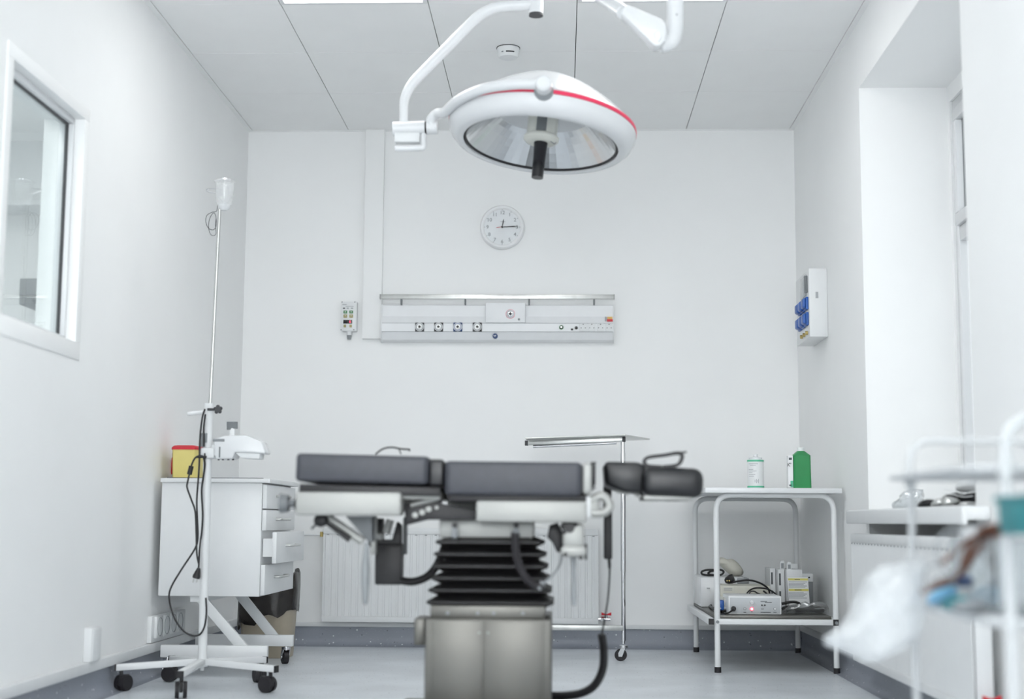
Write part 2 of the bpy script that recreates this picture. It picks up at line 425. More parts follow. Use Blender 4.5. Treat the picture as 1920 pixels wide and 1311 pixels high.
for yy, wd in ((3.6, 'nearer'), (6.2, 'farther')):
    t = thing('ceiling_light', wd + ' ceiling light of the room behind the left window', 'ceiling light', (-3.0, yy, AZ), 'ceiling light panels')
    build(MB().bx((-3.6, yy - .6, AZ - .02), (-2.4, yy + .6, AZ)), 'frame', 'white', t)
    build(MB().bx((-3.57, yy - .57, AZ - .028), (-2.43, yy + .57, AZ - .02)), 'diffuser', 'diffuser', t)
t = thing('wall_cabinet', 'grey wall cabinet seen through the left window pane', 'cabinet', tuple(at(60, 570, Y=AY1 - .36)))
p, q = at(33, 570, Y=AY1 - .36), at(94, 521, Y=AY1 - .36)
build(MB().bx((p.x, AY1 - .34, p.z), (q.x, AY1, q.z), .004), 'body', 'grey', t)
build(MB().bx((p.x + .006, AY1 - .36, p.z + .05), (q.x - .006, AY1 - .34, q.z - .006), .003), 'door', 'grey', t)
build(MB().bx((p.x + .09, AY1 - .375, p.z + .018), (p.x + .14, AY1 - .34, p.z + .026)), 'handle', 'midgrey', t)

# ------------------------------------------------------------------ window in the right niche
w2 = struct(thing('window_2', 'tall white framed window in the right wall recess', 'x', (NX, NY0, GZ0))); del w2['category']
y0, y1 = NY0 + .05, NY1 - .03; zt = 1.80
m = MB()
for a, b in (((y0, GZ0), (y1, GZ0 + .05)), ((y0, GZ1 - .05), (y1, GZ1)), ((y0, GZ0 + .05), (y0 + .05, GZ1 - .05)), ((y1 - .05, GZ0 + .05), (y1, GZ1 - .05)), ((y0 + .05, zt - .03), (y1 - .05, zt + .03))):
    m.bx((NX + .01, *a), (NX + .075, *b), .004)
build(m, 'window_frame', 'white_gloss', w2)
m = MB(); sy0, sy1, sz0, sz1 = y0 + .05, y1 - .05, zt + .03, GZ1 - .05
for a, b in (((sy0, sz0), (sy1, sz0 + .05)), ((sy0, sz1 - .05), (sy1, sz1)), ((sy0, sz0 + .05), (sy0 + .05, sz1 - .05)), ((sy1 - .05, sz0 + .05), (sy1, sz1 - .05))):
    m.bx((NX - .006, *a), (NX + .06, *b), .004)
sash = build(m, 'window_sash', 'white_gloss', w2)
m = MB()
for a, b in (((sy0 + .05, sz1 - .056), (sy1 - .05, sz1 - .05)), ((sy1 - .054, sz0 + .05), (sy1 - .05, sz1 - .05)), ((sy0 + .05, sz0 + .05), (sy0 + .056, sz1 - .05))):
    m.bx((NX + .02, *a), (NX + .034, *b))
build(m, 'gasket', 'midgrey', sash)
build(MB().bx((NX + .028, sy0 + .05, sz0 + .05), (NX + .034, sy1 - .05, sz1 - .05)), 'pane', 'lit_pane_dim', sash)
build(MB().bx((NX + .04, y0 + .05, GZ0 + .05), (NX + .046, y1 - .05, zt - .03)), 'pane', 'lit_pane_dim', w2)
# glowing window-shaped fill panel, added behind the photographer to brighten the room
w3 = struct(thing('added_fill_panel', 'wide glowing fill panel added on the unseen wall behind the viewer', 'x', (0, YF, .6))); del w3['category']
for k in range(3):
    xa, xb = -1.45 + k * .82, -1.45 + k * .82 + .80
    m = MB()
    for p_, q_ in (((xa, .62), (xb, .68)), ((xa, 2.42), (xb, 2.48)), ((xa, .68), (xa + .05, 2.42)), ((xb - .05, .68), (xb, 2.42))): m.bx((p_[0], YF + .001, p_[1]), (q_[0], YF + .05, q_[1]), .003)
    fr = build(m, 'window_frame', 'white_gloss', w3)  # frame of the added fill panel
    build(MB().bx((xa + .05, YF + .01, .68), (xb - .05, YF + .02, 2.42)), 'pane', 'fill_pane', fr)
SILLZ = .692
m = MB().bx((1.15, 4.14, SILLZ - .042), (XR + .0, 5.80, SILLZ), .008).bx((XR + .0005, NY0 + .001, SILLZ - .042), (NX, NY1 - .001, SILLZ))
m.bx((1.146, 4.136, SILLZ - .054), (1.164, 5.804, SILLZ - .003), .006)
build(m, 'window_sill', 'white', w2)

# ================================================================== LARGE EQUIPMENT
RX90 = Matrix.Rotation(PI / 2, 4, 'X')          # lathe axis z -> -y (towards the viewer)
def facing(p): return Matrix.Translation(V(p)) @ RX90
def caster(parent, p, r=.032, wd=.026, ang=0., stem=.02, wheelmat='black_rubber', forkmat='black', twin=False):
    """swivel castor whose wheel touches the floor below p"""
    p = V(p); top = p.z; c = V((p.x, p.y, r)); ax = V((math.cos(ang), math.sin(ang), 0)); fw = V((-math.sin(ang), math.cos(ang), 0))
    c = c + fw * r * .45
    fork = MB().cyl((p.x, p.y, max(2 * r, top - .03)), (p.x, p.y, top), .007)
    if twin:
        fork.box(c + V((0, 0, r * .35)), (.012, r * 1.9, r * 1.2), .004, Matrix.Rotation(ang, 3, 'Z'))
        fk = build(fork, 'caster', forkmat, parent)
        mb = MB()
        for s in (-1, 1):
            a = c + ax * s * .007; b = c + ax * s * (.007 + wd * .6); rings = []
            mb.cyl(a, b, r, r * .93, 22)
        build(mb, 'wheel', wheelmat, fk)
    else:
        fork.cyl((p.x, p.y, 2 * r + .004), (p.x, p.y, 2 * r + .016), .02)
        for s in (-1, 1):
            fork.prism([c + ax * s * (wd * .5 + .003) + fw * q[0] * r + V((0, 0, q[1] * r)) for q in ((-.3, -.25), (.3, -.25), (.35, .3), (-.05, 1.1), (-.8, 1.1))], ax * s * .003)
        fk = build(fork, 'caster', forkmat, parent)
        build(MB().cyl(c - ax * wd * .5, c + ax * wd * .5, r, None, 22), 'wheel', wheelmat, fk)
        build(MB().cyl(c - ax * (wd * .5 + .007), c + ax * (wd * .5 + .007), r * .25), 'axle', 'chrome', fk)
    return fk

# ------------------------------------------------------------------ radiator below the back wall panel
def radiator(root, p0, p1, z0, z1, nrm, pitch, depth=.075):
    p0, p1, nrm = V(p0), V(p1), V(nrm); d = (p1 - p0); L = d.length; d.normalize(); up = V((0, 0, 1))
    front = []; n = max(2, int(L / pitch)); st = L / n
    for i in range(n):
        for q, h in ((0, 0), (.10, -.004), (.3, -.004), (.4, 0)):
            front.append((st * (i + q), h))
    front.append((L, 0))
    m = MB(); zi0, zi1 = z0 + .03, z1 - .035
    lo = [p0 + d * a + nrm * (depth + h) + up * zi0 for a, h in front]; hi = [q + up * (zi1 - zi0) for q in lo]
    va = [m.bm.verts.new(q) for q in lo]; vb = [m.bm.verts.new(q) for q in hi]
    for i in range(len(va) - 1): m.bm.faces.new((va[i], va[i + 1], vb[i + 1], vb[i]))
    pan = build(m, 'front_panel', 'white', root, sharp=20)
    def slab(a0, a1, n0, n1, zz0, zz1, bev=.004):
        c = p0 + d * (a0 + a1) / 2 + nrm * (n0 + n1) / 2 + up * (zz0 + zz1) / 2
        sx = abs(d.x) * (a1 - a0) + abs(nrm.x) * (n1 - n0); sy = abs(d.y) * (a1 - a0) + abs(nrm.y) * (n1 - n0)
        return MB().box(c, (sx, sy, zz1 - zz0), bev)
    build(slab(0, L, .03, depth + .002, z0, zi0), 'bottom_rail', 'white', root)
    build(slab(0, L, .03, depth + .002, zi1, z1), 'top_rail', 'white', root)
    build(slab(.004, L - .004, .028, depth - .008, z0 + .01, z1 - .01), 'core', 'white', root)
    m = MB(); k = int(L / .05)
    for i in range(k):
        a = L * (i + .5) / k; m.box(p0 + d * a + nrm * (depth + .0015) + up * (z1 - .038), (.012 if abs(d.x) > .5 else .002, .012 if abs(d.y) > .5 else .002, .004))
    build(m, 'slots', 'grey', root, kind='stuff')
    for a in (.12, L - .12):
        c = p0 + d * a
        build(MB().bx(c + nrm * .0 - d * .015 + up * (z0 + .1), c + nrm * .03 + d * .015 + up * (z1 - .1)), 'bracket', 'white', root)
    return root
p, q = at(602, 1172, Y=YB - .08), at(1122, 992, Y=YB - .08)
RZ0, RZ1 = .125, .605
t = thing('radiator', 'white ribbed panel radiator on the back wall behind the operating table', 'radiator', (p.x, YB, RZ0))
radiator(t, (p.x, YB, 0), (q.x, YB, 0), RZ0, RZ1, (0, -1, 0), .034)
vx = at(1137, 1158, Y=YB - .06)
v = build(MB().cyl((q.x, YB - .05, RZ0 + .025), (vx.x + .02, YB - .05, RZ0 + .025), .009).cyl((q.x + .012, YB - .05, RZ0 + .025), (q.x + .03, YB - .05, RZ0 + .025), .014, None, 6).cyl((vx.x, YB - .05, RZ0 + .025), (vx.x, YB - .05, RZ0 + .05), .008), 'valve', 'chrome', t)
build(MB().prism([V((vx.x, YB - .05, RZ0 + .052)) + V((a, 0, b)) for a, b in ((-.025, .008), (-.004, 0), (.004, 0), (.025, .008), (.025, -.008), (.004, -.006), (-.004, -.006), (-.025, -.008))], (0, -.012, 0), .001), 'tap_handle', 'red', v)
vx = at(600, 990, Y=YB - .05)
build(MB().cyl((p.x - .02, YB - .05, RZ1 - .04), (p.x + .01, YB - .05, RZ1 - .04), .007).cyl((p.x - .012, YB - .05, RZ1 - .05), (p.x - .012, YB - .05, RZ1 - .024), .009), 'vent_valve', 'brass', t)
build(MB().tube(fillet([(p.x - .02, YB - .05, RZ1 - .04), (p.x - .12, YB - .05, RZ1 - .04), (p.x - .12, YB - .0, RZ1 - .04)], .02), .006), 'feed_pipe', 'white', t)

RA = radiator(thing('radiator', 'white ribbed panel radiator below the right window sill', 'radiator', (XR, 4.06, .1)), (1.228, 4.06, 0), (1.228, 5.70, 0), .11, .60, (-1, 0, 0), .02, .085)
v = build(MB().cyl((1.18, 4.06, .135), (1.18, 4.02, .135), .009).cyl((1.18, 4.02, .135), (1.18, 4.02, .16), .008), 'valve', 'chrome', RA)
build(MB().prism([V((1.18, 4.02, .165)) + V((a, -.006, b)) for a, b in ((-.025, .008), (-.004, 0), (.004, 0), (.025, .008), (.025, -.008), (.004, -.006), (-.004, -.006), (-.025, -.008))], (0, .012, 0), .001), 'tap_handle', 'red', v)
build(MB().cyl((1.18, 5.70, .56), (1.18, 5.74, .56), .007).cyl((1.18, 5.73, .55), (1.18, 5.73, .60), .013, .016), 'vent_valve', 'grey', RA)

# ------------------------------------------------------------------ operating table
TY = 4.0
def tq(px, py, Y=TY): return at(px, py, Y=Y)
bc = tq(915, 1145, 4.22); BXc = bc.x
t = thing('operating_table', 'operating table with black padded sections on a steel base with bellows', 'operating table', (BXc, 4.22, 0))
def pad(u0, u1, y0a, y1a, Y0, Y1, tilt, name, material='vinyl_dark', r=.018):
    a, b = tq((u0 + u1) / 2, y1a, Y0), tq((u0 + u1) / 2, y0a, Y0)
    wx = (tq(u1, y0a, Y0) - tq(u0, y0a, Y0)).x; h = b.z - a.z
    bm = bmesh.new(); bmesh.ops.create_cube(bm, size=1)
    for v in bm.verts: v.co = V((v.co.x * wx, v.co.y * (Y1 - Y0), v.co.z * h))
    ve = [e for e in bm.edges if abs(e.verts[0].co.z - e.verts[1].co.z) > h * .5]
    bmesh.ops.bevel(bm, geom=ve, offset=r, segments=5, profile=.5, affect='EDGES')
    te = [e for e in bm.edges if abs(e.verts[0].co.z - e.verts[1].co.z) < 1e-5 and len(e.link_faces) == 2 and e.calc_face_angle(0) > 1.2]
    bmesh.ops.bevel(bm, geom=te, offset=.012, segments=3, profile=.5, affect='EDGES')
    mb = MB(); c = V(((a.x + b.x) / 2, (Y0 + Y1) / 2, (a.z + b.z) / 2))
    mb._merge(bm, Matrix.Translation(c) @ Matrix.Rotation(math.radians(tilt), 4, 'Y'))
    return build(mb, name, material, t), c, wx, h
pad(553, 803, 852.5, 906, TY, TY + .5, 1.2, 'leg_pad')
pad(804, 832, 861, 914, TY + .02, TY + .48, 1.2, 'pad_hinge_cover', 'vinyl_black', .008)
pad(833, 1091, 865.5, 930, TY, TY + .5, .4, 'back_pad')
pad(1092, 1110, 867, 928, TY + .015, TY + .48, .4, 'pad_corner_glint', 'steel_flat', .008)  # pale strip standing in for the reflection on the pad's rounded corner
pad(1110.5, 1117, 866, 914, TY + .02, TY + .47, .4, 'pad_end_flap', 'vinyl_black', .004)
# flat black boards below the pads
a, b = tq(556, 916), tq(829, 908); build(MB().box(((a.x + b.x) / 2, TY + .24, a.z - .004), (b.x - a.x - .012, .47, .026), .004, Matrix.Rotation(math.radians(1.2), 3, 'Y')), 'leg_board', 'black', t)
a, b = tq(838, 939), tq(1106, 929); build(MB().bx((a.x, TY + .015, a.z - .002), (b.x - .01, TY + .485, b.z), .004), 'back_board', 'black', t)
# side rails
def rail(u0, u1, y0, y1, Y0, Y1, name='side_rail', bev=.008, mt='steel_flat'):
    a, b = tq(u0, y1, Y0), tq(u1, y0, Y0); return build(MB().bx((a.x, Y0, a.z), (b.x, Y1, b.z), bev), name, mt, t)
rail(553, 752, 923, 966, TY - .01, TY + .08)
rail(560, 752, 921, 960, TY + .40, TY + .5)
rail(892, 1100, 940, 979, TY - .01, TY + .08)
rail(838, 1100, 940, 970, TY + .40, TY + .5)
build(MB().bx(tq(560, 958, TY + .05), tq(600, 935, TY + .05) + V((0, .4, 0)), .004).bx(tq(720, 958, TY + .05), tq(750, 930, TY + .05) + V((0, .4, 0)), .004), 'leg_frame', 'steel_soft', t)
rail(752, 826, 918, 936, TY + .02, TY + .48, 'joint_plate', .004)
rail(1040, 1096, 938, 972, TY + .05, TY + .45, 'back_frame', .004, 'steel_soft')
# hinge between the two sections: black toothed arm with bright bolts
pts = [tq(*q, TY + .06) for q in ((758, 945), (775, 938), (826, 930), (826, 944), (893, 957), (893, 975), (800, 975), (760, 985))]
build(MB().prism(pts, (0, .05, 0), .003), 'hinge_arm', 'black', t)
for q in ((779, 966), (792, 961), (804, 955), (819, 952)):
    c = tq(*q, TY + .06); build(MB().cyl(c + V((0, .01, 0)), c + V((0, -.012, 0)), .008 if q[0] < 815 else .005, None, 12), 'bolt', 'steel_flat', t)
a = tq(770, 948, TY + .05); b = tq(822, 935, TY + .05)
build(MB().tube([a, b], .006), 'hinge_link', 'steel_flat', t)
# knob on the foot end
a, b = tq(526, 944, TY + .04), tq(541, 944, TY + .04)
k = build(MB().cyl(a, b, .028, .024, 18).cyl(b, tq(570, 944, TY + .04), .010), 'rail_knob', 'midgrey', t)
build(MB().lathe([(.012, -.012), (.02, -.008), (.02, .008), (.012, .012)], Matrix.Translation(tq(560, 946, TY + .04)) @ Matrix.Rotation(PI / 2, 4, 'Y'), 18), 'knob_collar', 'black', k)
# gas-strut, triangular gusset and lever below the foot section
pts = [tq(*q, TY + .10) for q in ((648, 968), (703, 968), (703, 1015), (692, 1018))]
build(MB().prism(pts, (0, .006, 0)), 'gusset_plate', 'midgrey', t)
build(MB().tube([tq(612, 968, TY + .09), tq(680, 1016, TY + .09)], .0125, 12), 'strut', 'steel_flat', t)
build(MB().tube([tq(600, 972, TY + .07), tq(656, 1012, TY + .07)], [.005, .009], 10).ball(tq(602, 976, TY + .07), .022, (1, .6, .9)), 'release_lever', 'black', t)
build(MB().tube([tq(584, 992, TY + .07), tq(600, 976, TY + .07)], .0035), 'lever_pin', 'darkgrey', t)
build(MB().bx(tq(695, 1040, TY + .1), tq(704, 968, TY + .1) + V((0, .05, 0)), .003), 'gusset_post', 'steel_flat', t)
build(MB().tube(cat([tq(688, 1018, TY + .05), tq(686, 1050, TY + .05), tq(685, 1090, TY + .05), tq(685, 1134, TY + .05)], 5), [.006, .006, .007, .008, .009, .010, .011, .012, .012, .012, .012, .011, .010, .009, .008, .004], 12), 'hanging_lever', 'grey', t)
# column head, bellows, base
CY = 4.22
a, b = tq(824, 1008, 4.12), tq(1000, 976, 4.12)
build(MB().bx((a.x, 4.11, a.z), (b.x, 4.36, b.z + .0), .004), 'column_head', 'steel_flat', t)
for u in (853, 968):
    c = tq(u, 996, 4.11); bo = build(MB().cyl(c, c + V((0, -.02, 0)), .009, None, 12).ball(c + V((0, -.012, -.012)), .011), 'bolt', 'grey', t)
    build(MB().cyl(c + V((0, -.002, .016)), c + V((0, -.014, .016)), .008, None, 10), 'bolt_cap', 'black', bo)
zt_, zb_ = tq(915, 1006, 4.09).z, tq(915, 1143, 4.05).z
rings = []; NP = 6
for i in range(2 * NP + 1):
    s_ = i / (2 * NP); out = (i % 2 == 1)
    hw = (.125 + .03 * s_) + (.028 if out else -.004); z = zt_ + (zb_ - zt_) * s_
    cx = tq(918 + 2 * s_, 1070, 4.1).x; hd = hw * .86; rr = .012
    for dz in ((-.0, ) if not out else (.003, -.003)):
        rings.append([V((cx + x_, CY + y_, z + dz)) for x_, y_ in ((-hw + rr, -hd), (hw - rr, -hd), (hw, -hd + rr), (hw, hd - rr), (hw - rr, hd), (-hw + rr, hd), (-hw, hd - rr), (-hw, -hd + rr))])
rings.append([V((v.x, v.y, zb_ - .018)) for v in rings[-1]])
build(MB().ring(rings), 'bellows', 'bellows', t, sharp=20)
a, b = tq(806, 1146, 4.03), tq(1018, 1130, 4.03)
build(MB().bx((a.x, 4.045, a.z - .02), (b.x + .005, 4.40, a.z + .014), .002), 'collar_plate', 'steel_soft', t)
a, b = tq(797, 1160, 4.02), tq(1034, 1160, 4.02)
body = build(MB().bx((a.x, 4.02, .09), (b.x, 4.42, a.z), .006), 'base_housing', 'steel_soft', t)
xm = tq(907, 1200, 4.02).x
for x0, x1 in ((a.x + .022, xm - .0015), (xm + .0015, b.x - .022)):
    pl = build(MB().bx((x0, 4.012, .12), (x1, 4.02, a.z - .004), .002), 'cover_plate', 'steel_soft', t)
    for zz in (.33,):
        x_ = xm + (.012 if x0 > xm else -.012)
        build(MB().cyl((x_, 4.013, zz), (x_, 4.010, zz), .003, None, 10), 'screw', 'grey', pl)
for u in (838, 895, 925, 980):
    c = tq(u, 1151, 4.02); build(MB().cyl((c.x, 4.046, c.z), (c.x, 4.040, c.z), .005, None, 10), 'screw', 'grey', t)
a, b = tq(779, 1208, 4.3), tq(800, 1158, 4.3)
build(MB().bx((a.x, 4.25, a.z), (b.x, 4.4, b.z), .004), 'side_bracket', 'steel_soft', t)
build(MB().bx((tq(752, 1300, 4.4).x, 3.82, .02), (tq(1128, 1300, 4.4).x, 4.48, .095), .012), 'floor_plate', 'steel_soft', t)
for x_ in (tq(770, 1300, 4.4).x, tq(1110, 1300, 4.4).x):
    for y_ in (3.88, 4.42): build(MB().cyl((x_, y_, 0), (x_, y_, .03), .025), 'levelling_foot', 'black_rubber', t)
# head section
def hp(px, py): return tq(px, py, 4.24)
HR = .019
pts0 = [hp(*q) for q in ((1131, 868), (1196, 869), (1210, 880), (1204, 926), (1168, 924), (1134, 912))]
build(MB().prism([p + V((0, -.10, 0)) for p in pts0], (0, .24, 0), .012), 'head_support_pad', 'vinyl_black', t, sharp=50)
a, b = tq(1203, 932, 4.1), tq(1321, 876, 4.1)
bm = bmesh.new(); bmesh.ops.create_cube(bm, size=1)
for v in bm.verts: v.co = V((v.co.x * (b.x - a.x), v.co.y * .26, v.co.z * (b.z - a.z)))
bmesh.ops.bevel(bm, geom=bm.edges[:], offset=.03, segments=5, profile=.5, affect='EDGES')
mb = MB(); mb._merge(bm, Matrix.Translation(V(((a.x + b.x) / 2, 4.24, (a.z + b.z) / 2))) @ Matrix.Rotation(math.radians(2.2), 4, 'Y'))
build(mb, 'head_pad', 'vinyl_black', t, sharp=60)
build(MB().bx(tq(1206, 938, 4.13), tq(1300, 929, 4.13) + V((0, .22, 0)), .004), 'head_board', 'steel_flat', t)
pts = [tq(*q, 4.2) for q in ((1150, 917), (1206, 929), (1250, 940), (1275, 940), (1245, 934), (1200, 922), (1152, 912))]
build(MB().prism(pts, (0, .03, 0)), 'head_hinge', 'black', t)
for q in ((1155, 920, 1178, 925), (1190, 926, 1199, 930)):
    build(MB().tube([tq(q[0], q[1], 4.19), tq(q[2], q[3], 4.19)], .006, 10), 'hinge_pin', 'steel_flat', t)
path = [tq(*q, 4.16) for q in ((1240, 876), (1214, 874), (1208, 865), (1216, 858), (1245, 854), (1272, 850), (1279, 857), (1270, 872), (1242, 876))]
mb = MB(); P_ = cat(path, 5)
rings = []
for i, p in enumerate(P_):
    tt = (P_[min(i + 1, len(P_) - 1)] - P_[max(i - 1, 0)]).normalized(); nn = tt.cross(V((0, 1, 0))).normalized() * .005
    rings.append([p + nn + V((0, -.016, 0)), p - nn + V((0, -.016, 0)), p - nn + V((0, .016, 0)), p + nn + V((0, .016, 0))])
build(mb.ring(rings), 'head_strap', 'black', t)
rings = [[p + V((0, -.012, .0025)), p + V((0, -.012, -.0025)), p + V((0, .012, -.0025)), p + V((0, .012, .0025))] for p in cat([tq(*q, 4.16) for q in ((1262, 852), (1275, 849), (1287, 848))], 3)]
build(MB().ring(rings), 'strap_end', 'black', t)
# clamp handle, knobs and hanging hardware at the head end
a, b = tq(1096, 950, 4.05), tq(1131, 943, 4.05)
build(MB().tube(cat([a, tq(1110, 938, 4.05), tq(1128, 930, 4.05), tq(1140, 940, 4.05), tq(1142, 952, 4.05), tq(1130, 962, 4.05), tq(1105, 962, 4.05)], 5), .013, 10).box(tq(1108, 950, 4.06), (.05, .04, .05), .012), 'clamp_handle', 'steel_flat', t)
build(MB().bx(tq(1086, 972, 4.03), tq(1108, 930, 4.03) + V((0, .05, 0)), .006), 'rail_clamp', 'white_dull', t)
build(MB().prism([tq(*q, 4.12) for q in ((1030, 985), (1046, 980), (1062, 1015), (1058, 1036), (1044, 1036), (1036, 1018), (1026, 1008))], (0, .04, 0), .003), 'tilt_bracket', 'black', t)
m = MB(); c = tq(1068, 990, 4.02)
for k in range(5):
    an = k * 2 * PI / 5 + .3; m.ball(c + V((math.cos(an) * .016, 0, math.sin(an) * .014)), .0115, (1, .8, 1))
m.cyl(c + V((0, -.012, 0)), c + V((0, .09, 0)), .014)
build(m, 'star_knob', 'black', t)
build(MB().box(tq(1075, 1005, 4.04), (.062, .06, .07), .014), 'clamp_body', 'steel_flat', t)
build(MB().box(tq(1075, 1034, 4.03), (.072, .05, .03), .01), 'clamp_jaw', 'steel_flat', t)
for q in ((1089, 1046), (1060, 1040)):
    c = tq(*q, 4.0); build(MB().cyl(c, c + V((0, .03, 0)), .006, None, 10), 'bolt', 'black', t)
build(MB().bx(tq(1096, 1050, 4.03), tq(1101, 1020, 4.03) + V((0, .01, 0)), .002), 'clamp_tab', 'black', t)
build(MB().tube(cat([tq(1075, 1044, 4.05), tq(1076, 1080, 4.05), tq(1076, 1110, 4.05), tq(1076, 1136, 4.05)], 4), [.009, .008, .007, .006, .006, .0065, .007, .0075, .008, .008, .008, .007, .005], 10), 'hanging_lever', 'grey', t, label='grey tapered lever hanging at the head end')
build(MB().bx(tq(755, 1040, 4.4), tq(761, 970, 4.4) + V((0, .06, 0)), .002), 'cable_plate', 'midgrey', t)
# black power box and its coiled lead
a, b = tq(702, 1097, 4.35), tq(754, 1020, 4.35)
pb = build(MB().bx((a.x, 4.35, a.z), (b.x, 4.41, b.z), .006), 'power_box', 'black', t)
build(MB().prism([tq(*q, 4.36) for q in ((704, 1024), (752, 1024), (752, 985), (744, 978), (735, 1012), (718, 1012), (718, 972), (704, 972))], (0, .04, 0), .003), 'box_bracket', 'black', pb)
build(MB().tube([tq(724, 1000, 4.34), tq(732, 975, 4.34)], .012, 10).ball(tq(713, 1006, 4.34), .013), 'box_catch', 'steel_flat', pb)
build(MB().tube(cat([tq(692, 1012, 4.36), tq(696, 1022, 4.36), tq(704, 1030, 4.36)], 4), .006), 'box_lead', 'black', pb)
build(MB().coil([tq(*q, 4.33) for q in ((752, 1089), (775, 1091), (800, 1082), (818, 1062), (832, 1030), (838, 1012))], .0085, .0045, 44), 'coiled_lead', 'black', t)
build(MB().coil([tq(*q, 3.98) for q in ((966, 1000), (968, 1040), (980, 1075), (1000, 1097), (1018, 1097))], .0085, .004, 40), 'coiled_lead', 'black_rubber', t)
c = tq(1019, 1094, 3.98)
build(MB().cyl(c, tq(1008, 1102, 3.98), .011).tube(cat([c, tq(1035, 1080, 4.0), tq(1050, 1058, 4.05), tq(1054, 1036, 4.1)], 5), .0035), 'lead_end', 'grey', t)
# top-side thin cable loop seen over the foot pad
build(MB().tube(cat([tq(704, 852, 4.48), tq(718, 842, 4.48), tq(735, 839, 4.48), tq(752, 842, 4.48), tq(767, 843, 4.48), tq(767, 846, 4.48)], 5), .0028).tube(cat([tq(748, 842, 4.48), tq(752, 852, 4.48)], 4), .0018), 'strap_loop', 'black', t)

# hand control hanging from the table
h = thing('hand_control', 'slim black hand control hanging beside the head section on a coiled cord', 'remote control', tuple(tq(1140, 1050, 4.42)))
build(MB().bx(tq(1132, 1049, 4.42), tq(1148, 958, 4.42) + V((0, .022, 0)), .005).bx(tq(1131, 962, 4.42), tq(1147, 912, 4.42) + V((0, .022, 0)), .004), 'grip', 'black', h)
build(MB().bx(tq(1131, 913, 4.418), tq(1146, 907, 4.418) + V((0, .028, 0)), .004), 'hook', 'steel_flat', h)
build(MB().tube([tq(1141, 908, 4.42), tq(1134, 878, 4.42)], .0022), 'hook_wire', 'steel', h)
build(MB().tube(cat([tq(1142, 1049, 4.43), tq(1143, 1075, 4.43), tq(1140, 1120, 4.43), tq(1134, 1160, 4.42), tq(1128, 1192, 4.4)], 5), [.005] * 4 + [.003] * 17), 'cord', 'black', h)
build(MB().coil([tq(*q, 4.36) for q in ((1128, 1190), (1132, 1220), (1130, 1255), (1115, 1285), (1090, 1300), (1058, 1305), (1030, 1305))], .0085, .0048, 62), 'coiled_cord', 'black', h)

# ------------------------------------------------------------------ surgical lamp
LY = 5.0
LC = at(1017, 241, Y=LY)
LM = Matrix.Translation(LC) @ Matrix.Rotation(math.radians(5.4), 4, 'Y') @ Matrix.Rotation(math.radians(-5.5), 4, 'X')
L_ = thing('surgical_light', 'white domed surgical lamp with a red stripe on a bent ceiling arm', 'surgical light', tuple(at(1005, -40, Y=LY)))
RO = .336
prof = []
for k in range(15):
    r = RO * k / 14; prof.append((r, .190 * (1 - (r / RO) ** 1.75) + .012))
prof += [(RO + .001, .006)]
build(MB().lathe(prof + [(RO - .02, .004), (.0, .10)], LM, 96, True), 'dome', 'white_gloss', L_, sharp=60)
build(MB().lathe([(RO - .012, .012), (RO + .0025, .012), (RO + .0042, .004), (RO + .004, -.002), (RO - .006, -.003)], LM, 96, False), 'stripe', 'pinkred', L_, sharp=60)
build(MB().lathe([(RO - .01, -.001), (RO + .003, -.004), (RO + .001, -.025), (RO - .008, -.045), (RO - .025, -.062), (RO - .045, -.069), (RO - .056, -.066), (RO - .056, -.05), (RO - .03, -.02)], LM, 96, False), 'rim', 'white_gloss', L_, sharp=60)
build(MB().tube([LM @ V((.274 * math.cos(a * PI / 40), .274 * math.sin(a * PI / 40), -.057)) for a in range(80)], .0045, 8, True), 'gasket', 'black', L_)
prof = [(.276 - .205 * (k / 9), -.058 + .150 * math.sin(k / 9 * PI / 2 * .95)) for k in range(10)]
m = MB(); NS = 56
rr = [[LM @ V((r * math.cos(2 * PI * k / NS), r * math.sin(2 * PI * k / NS), z)) for k in range(NS)] for i, (r, z) in enumerate(prof)]
m.ring(rr, False, False)
build(m, 'reflector', 'mirror', L_, flat=True, recalc=False)
build(MB().lathe([(.055, .10), (.055, -.03)], LM, 32), 'bulb_housing', 'offwhite', L_)
build(MB().prism([LM @ V((x_, -.0585, z_)) for x_, z_ in ((-.02, -.028), (.016, -.028), (.016, .09), (-.02, .09))], LM.to_3x3() @ V((0, .006, 0))), 'bulb_vent', 'midgrey', L_)
build(MB().lathe([(.02, -.03), (.058, -.03), (.064, -.036), (.064, -.044), (.056, -.052), (.03, -.056), (.0, -.056)], LM, 40), 'lamp_collar', 'offwhite', L_)
hd = build(MB().lathe([(.0, -.05), (.026, -.05), (.024, -.075), (.0225, -.12), (.0225, -.13), (.021, -.188), (.0, -.188)], LM, 28), 'sterile_handle', 'black_gloss', L_)
build(MB().tube([LM @ V((.035, -.02, -.054)), LM @ V((.05, -.03, -.066)), LM @ V((.055, -.04, -.064))], .0018), 'handle_clip', 'grey', L_)
# yoke round the near left quarter and its pivot
yk = [LM @ V(q) for q in ((-.348, -.085, -.004), (-.295, -.2, -.002), (-.205, -.305, .004), (-.1, -.352, .012), (-.02, -.366, .014))]
JY = LY
yk = [at(812, 244, Y=JY - .005), at(808, 226, Y=JY - .01), at(820, 213, Y=JY - .03)] + yk
build(MB().tube(cat(yk, 6), .0185, 14), 'yoke', 'white_gloss', L_)
pv = LM @ V((.005, -.36, .004))
build(MB().lathe([(.0, -.016), (.028, -.016), (.033, -.006), (.033, .012), (.026, .02)], Matrix.Translation(pv + V((0, .02, -.004))) @ RX90, 30), 'pivot_ring', 'grey', L_)
build(MB().lathe([(.0, .034), (.022, .034), (.027, .03), (.03, .0), (.03, -.03)], Matrix.Translation(pv + V((0, -.01, .006))) @ RX90, 30), 'pivot_knob', 'white_gloss', L_)
